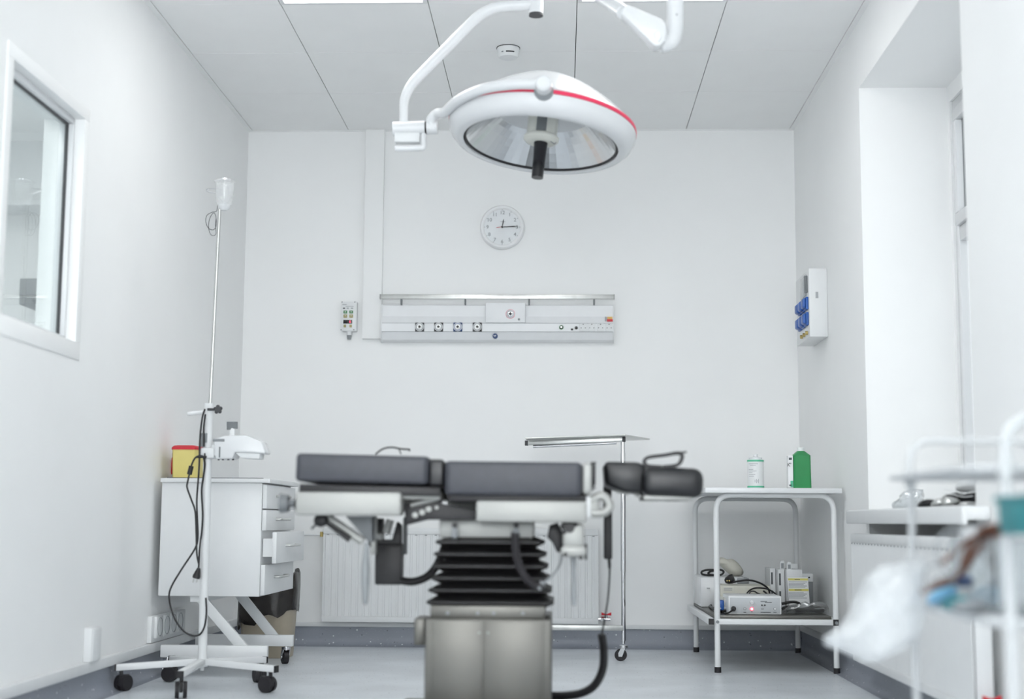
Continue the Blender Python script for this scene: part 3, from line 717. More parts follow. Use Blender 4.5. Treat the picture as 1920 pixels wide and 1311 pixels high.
# joint block
a, b = at(737, 242, Y=JY), at(797, 240, Y=JY)
build(MB().cyl(a, b, .026, None, 28), 'joint_block', 'white_gloss', L_)
build(MB().cyl(b, at(800, 240, Y=JY), .024, None, 24), 'joint_seam', 'black', L_)
build(MB().cyl(at(800, 240, Y=JY), at(820, 239, Y=JY), .024, None, 24), 'joint_cap', 'white_gloss', L_)
build(MB().bx(at(739, 266, Y=JY - .02), at(787, 248, Y=JY - .02) + V((0, .04, 0)), .004), 'joint_bracket', 'white_dull', L_)
build(MB().tube(fillet([at(741, 279, Y=JY - .025), at(795, 278, Y=JY - .025), at(794, 252, Y=JY - .01)], .012), .0105, 12), 'grab_handle', 'white_gloss', L_)
# bent arm and post
arm = fillet([at(757, 232, Y=JY), at(757, 172, Y=JY), at(912, 14, Y=JY), at(1003, 8, Y=JY)], .07, 8)
build(MB().tube(arm, [.0155 + .004 * min(1, i / 9) for i in range(len(arm))], 16), 'arm', 'white_gloss', L_)
pp = at(1005, 30, Y=LY)
build(MB().cyl((pp.x, LY, pp.z + .008), (pp.x, LY, ZC), .0265, None, 28).lathe([(.055, ZC - .05), (.11, ZC - .004), (.11, ZC)], Matrix.Translation((pp.x, LY, 0)), 32), 'post', 'white_gloss', L_)
build(MB().cyl((pp.x, LY, pp.z), (pp.x, LY, pp.z + .009), .0262, None, 28), 'post_cap', 'darkgrey', L_)

# second arm on the same ceiling hub
EY = 4.35
def e(px, py, Y=EY): return at(px, py, Y=Y)
S_ = thing('lamp_arm', 'white folded spring arm with flared elbow at the top edge', 'lamp arm', tuple(e(1240, 70)))
a, b = e(1170, 24), V((pp.x + .08, LY - .02, ZC - .07))
build(MB().cyl(a, b, .023, None, 16), 'arm_tube', 'white_gloss', S_)
build(MB().cyl(b + V((.01, -.01, -.03)), (b.x + .01, b.y - .01, ZC), .035, None, 20), 'hub', 'white_gloss', S_)
poly = [e(*q) for q in ((1163, 31), (1167, 22), (1175, 14), (1236, 40), (1247, 50), (1250, 66), (1246, 82), (1235, 92), (1226, 92))]
build(MB().prism([p + V((0, -.03, 0)) for p in poly], (0, .06, 0), .006), 'elbow_housing', 'white_gloss', S_)
c = e(1233, 68, EY - .03)
build(MB().lathe([(.0, .004), (.012, .004), (.0155, 0), (.0155, -.005)], Matrix.Translation(c) @ RX90 @ Matrix.Diagonal((.75, 1.25, 1, 1)), 24), 'elbow_button', 'panel_grey', S_)
ar = fillet([e(1238, 84, EY + .03), e(1266, 76, EY + .03), e(1266, -20, EY + .03), e(1266, -160, EY + .03)], .06, 8)
build(MB().tube(ar, .0275, 18).ball(e(1252, 78, EY + .03), .027, (1.1, 1, .95), 3), 'elbow_tube', 'white_gloss', S_)
c = e(1269, 27, EY + .0)
build(MB().cyl(c, c + V((0, .02, 0)), .003, None, 10), 'screw', 'grey', S_)
top = ar[-1]
build(MB().lathe([(.0, .02), (.06, .015), (.08, -.005), (.06, -.02), (0, -.02)], Matrix.Translation(top), 32), 'arm_head', 'white_gloss', S_)

# ------------------------------------------------------------------ gas and socket panel on the back wall
GY = YB - .075
def gp(px, py, Y=GY): return at(px, py, Y=Y)
a, b = gp(713, 640), gp(1151, 570)
G = thing('medical_supply_panel', 'white wall panel with gas outlets, sockets and a steel rail', 'supply panel', (a.x, YB, a.z))
x0, x1 = a.x, b.x; z0, z1 = a.z, b.z
zA, zB, zC_ = gp(900, 622).z, gp(900, 606).z, gp(900, 592.5).z
prof = [(0, z0 + .004), (.03, z0 + .002), (.05, z0 + .012), (.072, zA - .002), (.076, zA), (.076, zB), (.055, zC_), (.05, z1 - .006), (.042, z1), (0, z1)]
m = MB().ring([[V((x, YB - d_, z_)) for d_, z_ in prof] for x in (x0 + .006, x1 - .003)])
G_body = build(m, 'body', 'panel_grey', G, sharp=12)
build(MB().prism([V((x0, YB - d_, z_)) for d_, z_ in [(0, z0), (.032, z0 - .002), (.054, z0 + .01), (.079, zA), (.079, zB), (.058, zC_), (.053, z1), (0, z1 + .002)]], (.008, 0, 0)), 'end_cap', 'white', G)
build(MB().prism([V((x1 - .005, YB - d_, z_)) for d_, z_ in [(0, z0), (.032, z0 - .002), (.054, z0 + .01), (.079, zA), (.079, zB), (.058, zC_), (.053, z1), (0, z1 + .002)]], (.005, 0, 0)), 'end_cap', 'white', G)
for zz in (zA, zB):
    build(MB().bx((x0 + .008, YB - .0768, zz - .0012), (x1 - .005, YB - .07, zz + .0006)), 'joint_line', 'grey', G)
ra, rb = gp(713, 560.5), gp(1151, 552.5)
rl = build(MB().bx((ra.x, GY - .004, ra.z), (rb.x, GY + .008, rb.z), .0015), 'steel_rail', 'steel', G)
for xx in (ra.x - .002, rb.x): build(MB().bx((xx, GY - .005, ra.z - .001), (xx + .002, GY + .009, rb.z + .001)), 'rail_end', 'black', rl)
for i, u in enumerate((752, 872, 992, 1114)):
    c = gp(u, 565); build(MB().bx((c.x - .004, GY + .006, gp(u, 571).z), (c.x + .004, YB - .045, gp(u, 560).z)), 'rail_bracket', 'midgrey', G)
# raised box with the scavenging outlet
a, b = gp(911, 606), gp(985, 570)
G2 = build(MB().bx((a.x, GY - .012, a.z + .001), (b.x, YB - .03, b.z + .004), .002), 'outlet_box', 'panel_grey', G)
def outlet(px, py, r, parent, cols, Y):
    c = at(px, py, Y=Y); o = None
    for k, (r0, d_, mt, nm) in enumerate(cols):
        o2 = build(MB().lathe([(0, d_), (r0 * .82, d_), (r0, d_ - .002), (r0, 0)], facing(c), 24), nm, mt, parent if o is None else o); o = o or o2
    return o
outlet(957, 589, .02, G, [(.024, .004, 'pinkred', 'vacuum_outlet'), (.0225, .006, 'white_gloss', 'outer_ring'), (.017, .013, 'chrome', 'inner_ring'), (.009, .0135, 'black', 'port')], GY - .012)
build(MB().lathe([(0, .004), (.006, .003), (.006, 0)], facing(gp(973, 599, GY - .012)), 14), 'gas_tag', 'grey', G)
for u, py, plate, nm in ((787, 613.5, 'darkgrey', 'dark green'), (822.5, 613.5, 'black', 'black'), (858.5, 613.5, 'blue_dark', 'blue'), (895, 613.5, 'black', 'black')):
    c = gp(u, py, GY - .001); s_ = .0235
    pl = build(MB().bx((c.x - s_, GY - .008, c.z - s_), (c.x + s_, GY + .002, c.z + s_), .002), 'gas_outlet', plate, G, label='square %s gas outlet with round white coupling' % nm)
    for r0, d_, mt, n2 in ((.0225, .010, 'white_gloss', 'coupling_ring'), (.0185, .012, 'midgrey' if plate != 'blue_dark' else 'blue', 'groove'), (.0165, .014, 'white_gloss', 'sleeve'), (.0105, .018, 'steel', 'collar'), (.0075, .0185, 'black', 'port')):
        build(MB().lathe([(0, d_), (r0 * .93, d_), (r0, d_ - .001), (r0, 0)], facing(c), 24), n2, mt, pl)
# maker's round badge, earth terminal, small ports, sockets and warning tag
c = gp(928.5, 630.5, GY + .012)
bd = build(MB().lathe([(0, .012), (.0125, .012), (.0135, .010), (.0135, -.01)], facing(c), 24), 'badge', 'blue_dark', G)
build(MB().prism([c + V((a_, -.013, b_)) for a_, b_ in ((-.010, .004), (.0, .001), (.004, .006), (.006, .004), (.0, -.004), (-.008, .001))], (0, .002, 0)), 'badge_sign', 'panel_grey', bd)
outlet(1052.5, 614, .012, G, [(.0115, .004, 'btn_green', 'earth_terminal'), (.0085, .008, 'black', 'ring'), (.0055, .011, 'steel', 'pin')], GY - .001)
c = gp(1072.5, 618, GY - .001); build(MB().bx(c + V((-.006, -.003, -.005)), c + V((.006, .004, .005)), .001), 'data_port', 'darkgrey', G)
outlet(1080.5, 615, .008, G, [(.0085, .005, 'darkgrey', 'fuse_holder'), (.0065, .006, 'black', 'fuse_cap')], GY - .001)
for u in (1093.5, 1109.5, 1126, 1142):
    c = gp(u, 614, GY - .001)
    so = build(MB().bx(c + V((-.0205, -.003, -.021)), c + V((.0205, .004, .021)), .002), 'power_socket', 'white', G)
    build(MB().lathe([(.0175, .0045), (.019, .0045), (.019, .002), (.0175, .002)], facing(c), 24, False), 'socket_rim', 'white_dull', so)
    for dx, dz, r0 in ((-.0105, -.003, .0024), (.0105, -.003, .0024), (0, .016, .003)):
        build(MB().cyl(c + V((dx, -.004, dz)), c + V((dx, -.0005, dz)), r0, None, 10), 'pin_hole', 'black', so)
c = gp(1143.5, 598.5, GY + .006)
tg = build(MB().bx(c + V((-.015, -.006, -.0135)), c + V((.015, .01, -.001)), .001), 'warning_tag', 'red', G)
build(MB().bx(c + V((-.013, -.007, -.001)), c + V((.013, .008, .0115)), .001), 'tag_top', 'orange', tg)
build(MB().bx(c + V((-.026, -.003, -.012)), c + V((-.0185, .01, .012))), 'tag_icon', 'print_grey', tg)

# ------------------------------------------------------------------ temperature controller
c0, c1 = at(640, 621, Y=YB - .04), at(669, 566, Y=YB - .04)
T = thing('wall_controller', 'small white wall control box with red digit display and green buttons', 'controller', (c0.x, YB, c0.z))
cc = (c0 + c1) / 2; FY = YB - .045
build(MB().bx((c0.x - .002, FY, c0.z), (c1.x + .002, YB, c1.z), .004), 'housing', 'white', T)
def cr(u0, v0, u1, v1, d_, name, mt, parent):
    a, b = at(u0, v1, Y=FY), at(u1, v0, Y=FY); return build(MB().bx((a.x, FY - d_, a.z), (b.x, FY + .001, b.z), min(d_, .001)), name, mt, parent)
for u, vv in ((641.5, 566.5), (665.5, 566.5), (639.5, 618.5), (663.5, 618.5)):
    c = at(u, vv, Y=FY); build(MB().cyl(c + V((0, .001, 0)), c + V((0, -.002, 0)), .003, None, 10), 'screw', 'midgrey', T)
for u in (644, 655):
    k = cr(u, 582.5, u + 7, 588, .003, 'up_button', 'btn_green', T); c = at(u + 3.6, 584.8, Y=FY)
    build(MB().prism([c + V((-.004, -.0042, -.003)), c + V((.004, -.0042, -.003)), c + V((0, -.0042, .004))], (0, .002, 0)), 'arrow', 'white', k)
    k = cr(u, 589.8, u + 7, 596, .003, 'down_button', 'btn_olive', T); c = at(u + 3.6, 592.5, Y=FY)
    build(MB().prism([c + V((-.004, -.0042, .003)), c + V((.004, -.0042, .003)), c + V((0, -.0042, -.004))], (0, .002, 0)), 'arrow', 'offwhite', k)
    cr(u + .2, 609, u + 5, 614, .003, 'small_button', 'btn_olive', T)
dsp = cr(643.5, 600, 660.5, 607, .0015, 'display', 'black_gloss', T); c = at(656.5, 603.5, Y=FY)
build(MB().text('6', Matrix.Translation(c + V((0, -.003, 0))) @ RX90, .022), 'digit', 'glow_red', dsp)
cr(642, 570.5, 650, 572, .0006, 'print_line', 'print_grey', T); cr(648, 574, 663, 575, .0006, 'print_line', 'print_grey', T)
for u in (643, 650, 658): cr(u, 577, u + 4, 579.3, .0006, 'print_mark', 'print_dark' if u == 643 else 'print_grey', T)
c = at(655, 624, Y=YB - .025)
gl = build(MB().cyl((c.x, YB - .025, c0.z), (c.x, YB - .025, c0.z - .02), .013, .012), 'cable_gland', 'white_dull', T)
build(MB().cyl((c.x, YB - .025, c0.z - .02), (c.x, YB - .025, c0.z - .042), .0125, .009), 'gland_nut', 'grey', gl)

# ------------------------------------------------------------------ wall clock
CKY = YB - .035
ck = at(941.5, 425, Y=CKY); CR = (at(983.5, 425, Y=CKY) - ck).x
K = thing('wall_clock', 'round white wall clock with black hands above the gas panel', 'clock', tuple(V((ck.x, YB, ck.z - CR))))
M_ = facing((ck.x, YB, ck.z))
build(MB().lathe([(CR * .80, .022), (CR * .86, .034), (CR * .93, .036), (CR * .985, .026), (CR, .008), (CR * .97, 0), (0, 0)], M_, 64, False), 'rim', 'clock_rim', K, sharp=50)
fc = build(MB().lathe([(0, .022), (CR * .82, .022), (CR * .82, .01), (0, .01)], M_, 64), 'face', 'clock_face', K)
for n_ in range(1, 13):
    an = n_ * PI / 6; p = V((ck.x + math.sin(an) * CR * .66, YB - .0235, ck.z + math.cos(an) * CR * .66 - .001))
    build(MB().text(str(n_), Matrix.Translation(p) @ RX90, .027), 'numeral', 'numeral_grey', fc)
    p = V((ck.x + math.sin(an) * CR * .785, YB - .0235, ck.z + math.cos(an) * CR * .785))
    build(MB().box(p, (.003, .001, .006), 0, Matrix.Rotation(an, 3, 'Y')), 'hour_mark', 'print_grey', fc)
def hand(ang, L, wd, tail, name, mt, d_):
    a = math.radians(ang); dr = V((math.sin(a), 0, math.cos(a))); sd = V((math.cos(a), 0, -math.sin(a))); c = V((ck.x, YB - d_, ck.z))
    return build(MB().prism([c - dr * tail - sd * wd * .4, c + dr * L * .7 - sd * wd, c + dr * L, c + dr * L * .7 + sd * wd, c - dr * tail + sd * wd * .4], (0, -.0012, 0)), name, mt, K)
hand(10, CR * .38, .003, .006, 'hour_hand', 'black', .025)
hand(87.5, CR * .73, .003, .008, 'minute_hand', 'black', .0265)
hand(263, CR * .29, .0012, .004, 'second_hand', 'red', .028)
build(MB().cyl((ck.x, YB - .023, ck.z), (ck.x, YB - .031, ck.z), .0045, None, 14), 'hub', 'black', K)
build(MB().box((ck.x + .003, YB - .0235, ck.z + CR * .25), (.026, .001, .002)), 'maker_line', 'print_grey', fc)

# ------------------------------------------------------------------ smoke detector
c = at(953, 90, Z=ZC)
SD = thing('smoke_detector', 'round white smoke detector on the ceiling', 'smoke detector', tuple(c))
Md = Matrix.Translation(c) @ Matrix.Rotation(PI, 4, 'X')
build(MB().lathe([(0, 0), (.05, 0), (.05, .012), (.047, .02), (.047, .036), (.04, .045), (0, .048)], Md, 40), 'body', 'white', SD)
for a0, a1 in ((-100, -55), (-125, -115)):
    m = MB(); P_ = [c + V((.0475 * math.cos(math.radians(a)), .0475 * math.sin(math.radians(a)), -.030)) for a in (a0 + (a1 - a0) * k / 6 for k in range(7))]
    build(m.tube(P_, .0028, 6), 'vent_slot', 'black' if a0 == -100 else 'grey', SD)
build(MB().lathe([(.0495, .0005), (.0525, .0005), (.0525, .003), (.0495, .003)], Md, 40, False), 'base_ring', 'darkgrey', SD)

# ------------------------------------------------------------------ blue socket box on the right wall
SY0, SY1 = 6.54, 6.90; SX = 1.145
za, zb = at(1553, 632, X=XR).z, at(1519, 503, Y=SY0).z
B = thing('socket_box', 'white socket cabinet with blue flap outlets on the right wall', 'socket box', (XR, SY0, za))
bx_ = build(MB().bx((SX, SY0, za), (XR, SY1, zb), .005), 'housing', 'white', B)
build(MB().bx((SX + .03, SY0 - .002, za + .18), (SX + .042, SY0 + .001, za + .21), .001), 'maker_mark', 'print_grey', B)
def yz(px, py): return at(px, py, X=SX)
for r_, (v0, v1) in enumerate(((555, 581), (584, 611))):
    for k in range(3):
        yc = SY0 + .05 + k * .085; zc1 = at(1515, v0 + 2, X=SX).z; zc0 = at(1515, v1, X=SX).z
        so = build(MB().bx((SX - .012, yc - .032, zc0), (SX, yc + .032, zc1), .003), 'outlet_base', 'blue', B)
        build(MB().prism([V((SX - .012, yc - .03, zc0 + .004)), V((SX - .027, yc - .03, zc0 + .012)), V((SX - .027, yc - .03, zc1 - .010)), V((SX - .012, yc - .03, zc1 - .004))], (0, .06, 0), .005), 'flap', 'blue', so)
zc = at(1512, 535, X=SX).z
ro = build(MB().bx((SX - .006, SY0 + .06, zc - .05), (SX, SY0 + .20, zc + .05), .002), 'breaker_window', 'clear', B)
build(MB().bx((SX - .012, SY0 + .03, zc - .04), (SX, SY0 + .055, zc + .04), .002), 'breaker', 'midgrey', B)
for k in range(3): build(MB().cyl((SX - .004, SY0 + .03 + k * .07, za + .022), (SX - .016, SY0 + .03 + k * .07, za + .022), .009, None, 12), 'earth_pin', 'brass', B)

# ------------------------------------------------------------------ sockets and trunking on the left wall
p = at(157, 1187, X=XL); q = at(172, 1245, X=XL)
O = thing('cable_trunking', 'short white trunking box standing on the left skirting strip', 'trunking', (XL, 5.04, SKH + .038))
build(MB().bx((XL, 5.045, SKH + .038), (XL + .03, 5.14, .255), .003), 'channel', 'white', O)
build(MB().bx((XL + .03, 5.05, SKH + .042), (XL + .034, 5.135, .25), .001), 'cover', 'white_dull', O)
O = thing('socket_strip', 'row of four white wall sockets low on the left wall', 'sockets', (XL, 5.83, .15))
build(MB().bx((XL, 5.82, SKH + .04), (XL + .02, 6.34, .245), .003), 'back_plate', 'white', O)
for k in range(4):
    y_ = 5.90 + k * .105
    fr = build(MB().bx((XL + .02, y_ - .048, .155), (XL + .032, y_ + .048, .243), .003), 'socket', 'white', O)
    build(MB().lathe([(0, .001), (.034, .001), (.038, .004), (.038, 0)], Matrix.Translation((XL + .03, y_, .199)) @ Matrix.Rotation(PI / 2, 4, 'Y'), 24), 'well', 'grey', fr)

# ------------------------------------------------------------------ cabinet on a wheeled frame
CX0, CX1, CY0, CY1, CZ0, CZ1 = -1.648, -1.208, 5.85, 6.48, .327, .79
C = thing('drawer_cabinet', 'white drawer cabinet on a slanted wheeled frame beside the left wall', 'cabinet', (CX0, CY0, 0))
build(MB().bx((CX0, CY0, CZ0), (CX1 - .022, CY1, CZ1), .003), 'body', 'white', C)
build(MB().bx((CX0 - .004, CY0 - .012, CZ1), (CX1 + .012, CY1 + .01, CZ1 + .018), .003), 'top', 'white', C)
build(MB().bx((CX0 + .02, CY0 - .0, CZ1 + .018), (CX1 - .02, CY0 + .012, CZ1 + .021)), 'top_seam', 'darkgrey', C)
zd = [CZ0 + .002, .458, .592, .682, CZ1 - .004]; pulls = [.0, .045, .0, .0]
for k in range(4):
    o_ = pulls[k]; x_ = CX1 - .022 + o_
    dr = build(MB().bx((x_ + .002, CY0 + .002, zd[k] + .003), (x_ + .02, CY1 - .002, zd[k + 1] - .003), .002), 'drawer', 'white', C)
    if o_: build(MB().bx((x_ - .04, CY0 + .02, zd[k] + .03), (x_ + .002, CY1 - .02, zd[k + 1] - .03)), 'drawer_box', 'white_dull', dr)
    zc = zd[k] + (zd[k + 1] - zd[k]) * .55
    build(MB().tube(fillet([(x_ + .02, CY0 + .20, zc), (x_ + .045, CY0 + .20, zc), (x_ + .045, CY0 + .40, zc), (x_ + .02, CY0 + .40, zc)], .012), .0055, 10), 'handle', 'steel', dr)
for y_, nm in ((CY0 + .02, 0), (CY1 - .05, 1)):
    zb0, zb1 = .078, .128
    build(MB().bx((CX0 + .012, y_, zb0), (CX1 + .012, y_ + .03, zb1), .003), 'foot_bar', 'white', C)
    xa = -1.515 if not nm else -1.49; xb = -1.335 if not nm else -1.32
    build(MB().prism([V((xa - .0, y_ + .003, CZ0)), V((xa + .055, y_ + .003, CZ0)), V((xb + .055, y_ + .003, zb1)), V((xb, y_ + .003, zb1))], (0, .025, 0), .002), 'slanted_leg', 'white', C)
    for x_, tw in ((CX1 - .02, 0), (CX0 + .04, 1)):
        caster(C, (x_, y_ + .015, zb0), .03, .022, .5, forkmat='chrome')
build(MB().bx((-1.52, CY0 + .02, CZ0 - .025), (-1.46, CY1 - .02, CZ0), .002), 'cross_bar', 'white', C)

# yellow sharps container
p = at(352, 896, Y=6.0); zt0 = CZ1 + .018
SY_ = thing('sharps_container', 'yellow sharps container with red lid on the cabinet top', 'container', (p.x, 6.0, zt0))
w0 = (at(374, 890, Y=5.93) - at(329, 890, Y=5.93)).x / 2; hh = .125
rings = [[V((p.x + sx_ * w0 * f_, 6.0 + sy_ * .075 * f_, zt0 + z_)) for sx_, sy_ in ((-1, -.8), (-.85, -1), (.85, -1), (1, -.8), (1, .8), (.85, 1), (-.85, 1), (-1, .8))] for f_, z_ in ((.95, 0), (.98, .004), (1.04, hh))]
build(MB().ring(rings), 'body', 'yellow', SY_)
rings = [[V((p.x + sx_ * w0 * f_, 6.0 + sy_ * .075 * f_, zt0 + z_)) for sx_, sy_ in ((-1, -.8), (-.85, -1), (.85, -1), (1, -.8), (1, .8), (.85, 1), (-.85, 1), (-1, .8))] for f_, z_ in ((1.09, hh - .003), (1.09, hh + .006), (.95, hh + .014), (.7, hh + .016))]
ld = build(MB().ring(rings), 'lid', 'red', SY_)
build(MB().tube([V((p.x - .03, 5.93, hh + zt0 + .009)), V((p.x + .02, 5.93, hh + zt0 + .011))], .003), 'lid_tab', 'white', ld)
q = at(321, 868, Y=6.12)
RL = thing('waste_tub', 'small white tub with a red round sticker behind the yellow container', 'tub', (q.x + .01, 6.15, zt0))
build(MB().lathe([(0, 0), (.042, 0), (.05, .11), (.052, .115), (0, .118)], Matrix.Translation((q.x + .026, 6.15, zt0)), 30), 'tub', 'white_gloss', RL)
dq = V((-.62, -.78, 0)); cq = V((q.x + .026, 6.15, zt0 + .06)) + dq * .0475
build(MB().cyl(cq, cq + dq * .004, .04, .036, 30), 'sticker', 'red', RL)

# ------------------------------------------------------------------ waste bin
bxx = (at(449, 1200, Y=6.78).x + at(553, 1200, Y=6.78).x) / 2; by = 6.80
W = thing('waste_bin', 'tan plastic waste bin lined with a black bag behind the cabinet', 'waste bin', (bxx, by, 0))
rw = (at(553, 1200, Y=6.78).x - at(449, 1200, Y=6.78).x) / 2
def oval(f_, z_, wob=0, n=40, sq=3.2):
    out = []
    for k in range(n):
        a = 2 * PI * k / n; c_, s_ = math.cos(a), math.sin(a)
        r_ = 1 / ((abs(c_) ** sq + abs(s_) ** sq) ** (1 / sq))
        out.append(V((bxx + rw * f_ * r_ * c_, by + .12 * f_ * r_ * s_, z_ + wob * noise.noise(V((c_ * 2.2, s_ * 2.2, z_ * 9))))))
    return out
build(MB().ring([oval(.86, 0), oval(.88, .004), oval(1.0, .30), oval(.98, .30), oval(.86, .012)]), 'bucket', 'tan', W, sharp=50)
rings = []
for f_, z_, wb in ((1.03, .185, .04), (1.06, .205, .04), (1.07, .27, .03), (1.05, .315, .03), (1.0, .325, .04), (.92, .315, .05), (.8, .26, .05), (.6, .2, .02)):
    rg = oval(f_, z_, wb)
    for v in rg:
        fx = (v.x - bxx) / rw
        v += V((0, 0, .045 * fx * (1 if z_ > .24 else .9) + (.025 if fx > .75 and z_ > .28 else 0))) + noise.noise_vector(v * 28) * .009
    rings.append(rg)
build(MB().ring(rings, False, False), 'liner_bag', 'bag_black', W, sharp=180)

# ------------------------------------------------------------------ drip stand
IX, IY = -1.358, 5.456
S = thing('drip_stand', 'white five legged drip stand with glass cup on top', 'drip stand', (IX, IY, 0))
for k in range(5):
    an = math.radians(-90 + 72 * k); d = V((math.cos(an), math.sin(an), 0)); sd = V((-d.y, d.x, 0))
    a = V((IX, IY, .103)) + d * .02; b = V((IX, IY, .088)) + d * .315
    lg = build(MB().prism([a - sd * .013 - V((0, 0, .012)), a + sd * .013 - V((0, 0, .012)), a + sd * .013 + V((0, 0, .012)), a - sd * .013 + V((0, 0, .012))], b - a, .003), 'leg', 'white', S)
    build(MB().prism([b - sd * .0135 - V((0, 0, .0125)), b + sd * .0135 - V((0, 0, .0125)), b + sd * .0135 + V((0, 0, .0125)), b - sd * .0135 + V((0, 0, .0125))], d * .006), 'end_plug', 'black', lg)
    caster(S, (IX + d.x * .295, IY + d.y * .295, .078), .031, .024, [.25, 1.1, .5, 1.4, -.4][k], twin=True)
build(MB().cyl((IX, IY, .085), (IX, IY, .12), .02).cyl((IX, IY, .07), (IX, IY, .09), .008), 'hub', 'white', S)
PX, PY2 = -1.364, IY
ZT = 1.055
build(MB().cyl((IX, IY, .11), (PX, IY, ZT), .0165, None, 20), 'lower_pole', 'white', S)
ta = at(397, 770, Y=IY); tb = at(412, 392, Y=IY)
build(MB().cyl((PX + .004, IY, ZT - .02), tb, .0062, None, 14), 'upper_rod', 'steel', S)
build(MB().cyl((PX, IY, ZT), (PX, IY, ZT + .03), .019, None, 20), 'clamp_collar', 'white', S)
kc = at(409, 768, Y=IY - .02)
kn = MB()
for k in range(5):
    an = 2 * PI * k / 5 + .4; kn.ball(kc + V((.0, 0, 0)) + V((math.cos(an) * .011, -.002, math.sin(an) * .011)), .0075, (1, 1.2, 1))
kn.cyl(kc + V((0, .012, 0)), kc + V((0, -.01, 0)), .011)
kn.cyl((PX, IY - .02, kc.z), kc, .005)
build(kn, 'clamp_knob', 'darkgrey', S)
build(MB().tube([at(352, 776, Y=IY), at(392, 772, Y=IY)], .008, 12), 'hook_bar', 'white', S)
# cup held on the rod
J = thing('drip_chamber_cup', 'clear glass cup with flat rim on top of the drip stand', 'cup', tuple(at(421, 392, Y=IY)))
jc = at(421, 365, Y=IY); jz0, jz1 = at(421, 390, Y=IY).z, at(421, 341, Y=IY).z
build(MB().lathe([(.0, jz0 + .012), (.026, jz0 + .012), (.033, jz0 + .04), (.036, jz0 + .07), (.035, jz1 - .004), (.042, jz1), (.0405, jz1 + .002), (.033, jz1 - .001), (.034, jz0 + .07), (.031, jz0 + .042), (.0, jz0 + .016)], Matrix.Translation((jc.x, jc.y, 0)), 36, False), 'cup', 'frosted', J, sharp=60)
build(MB().lathe([(0, jz1 + .004), (.026, jz1 + .004), (.027, jz1 + .010), (0, jz1 + .012)], Matrix.Translation((jc.x, jc.y, 0)), 30), 'lid', 'chrome', J)
build(MB().lathe([(0, jz0 - .01), (.012, jz0 - .01), (.02, jz0 - .002), (.025, jz0 + .012), (0, jz0 + .014)], Matrix.Translation((jc.x, jc.y, 0)), 30), 'holder', 'white_gloss', J)
build(MB().tube(cat([at(408, 364, Y=IY), at(392, 360, Y=IY), at(387, 357, Y=IY), at(392, 354, Y=IY), at(408, 354, Y=IY)], 5), .0022), 'side_hook', 'chrome', J)
m = MB().tube(cat([at(*q, Y=IY - .01) for q in ((408, 385), (406, 396), (398, 398), (388, 404), (386, 416), (391, 428), (400, 431), (405, 424), (405, 408), (401, 399), (394, 408), (391, 424), (394, 438), (400, 442), (405, 438), (404, 424), (405, 410))], 5), .0012, 6)
tag(build(m, 'wire_loop', 'darkgrey', origin=tuple(at(397, 442, Y=IY))), 'thin dark wire coiled below the glass cup', 'wire')

# device clamped to the pole
D_ = thing('pole_device', 'white plastic medical device clamped to the drip stand pole', 'medical device', tuple(at(440, 862, Y=IY)))
def iv(px, py, dy=0.): return at(px, py, Y=IY + dy)
build(MB().prism([iv(*q, -.05) for q in ((400, 824), (420, 817), (460, 816), (490, 828), (497, 846), (497, 851), (470, 849), (440, 848), (436, 860), (404, 861), (402, 840))], (0, .11, 0), .006), 'housing', 'white_gloss', D_)
build(MB().prism([iv(*q, -.04) for q in ((440, 848), (488, 850), (486, 861), (452, 859))], (0, .08, 0), .003), 'lower_tray', 'white_dull', D_)
build(MB().bx(iv(399, 828, -.052), iv(421, 823, -.052) + V((0, .01, 0)), .001), 'top_slot', 'grey', D_)
build(MB().bx(iv(410, 858, -.053), iv(413, 838, -.053) + V((0, .01, 0)), .001), 'side_slot', 'midgrey', D_)
for u in (410, 418, 428, 437): c = iv(u, 862, -.02); build(MB().cyl(c + V((0, 0, .004)), c - V((0, 0, .003)), .004, None, 10), 'foot', 'darkgrey', D_)
build(MB().box(iv(392, 850), (.055, .06, .042), .008), 'pole_clamp', 'white', D_)
build(MB().box(iv(404, 845), (.022, .05, .044), .004), 'clamp_jaw', 'white', D_)
build(MB().prism([iv(*q, .02) for q in ((425, 791), (445, 791), (445, 804), (438, 804), (434, 802), (432, 806), (425, 806))], (0, .008, 0)), 'top_bracket', 'midgrey', D_)
build(MB().bx(iv(430, 822, .021), iv(440, 803, .021) + V((0, .005, 0)), .001), 'bracket_stem', 'white', D_)
build(MB().bx(iv(376, 838, -.03), iv(383, 812, -.03) + V((0, .03, 0)), .003).bx(iv(384, 830, -.025), iv(388, 812, -.025) + V((0, .03, 0)), .002), 'connector_box', 'grey', D_)

# power cords hanging on the stand
def cord(pts, dy, r=.0036): return MB().tube(cat([at(*q, Y=IY + dy) for q in pts], 6), r, 8)
tag(build(cord([(384, 767), (379, 785), (375, 822), (374, 864), (372, 896), (369, 938), (370, 973), (371, 1008), (365, 1030), (341, 1067), (322, 1099), (317, 1121), (325, 1155), (341, 1180), (357, 1191), (373, 1191), (383, 1176), (387, 1150), (386, 1121)], -.034), 'power_cord', 'black', origin=tuple(at(341, 1192, Y=IY))), 'long black cord looping left of the drip stand towards the floor', 'cord')
cb = thing('power_cord', 'black plugged cord strapped along the drip stand, plug hanging down', 'cord', tuple(at(370, 1085, Y=IY)))
build(cord([(382, 858), (384, 872), (381, 896), (378, 921), (380, 966), (378, 1000), (376, 1012)], -.026).tube([at(376, 1012, Y=IY - .026), at(374, 1032, Y=IY - .026)], .0032), 'cable', 'black', cb)
build(cord([(374, 1032), (373, 1056), (372, 1070)], -.026), 'cable_end', 'black', cb)
pc = at(369, 1079, Y=IY - .03)
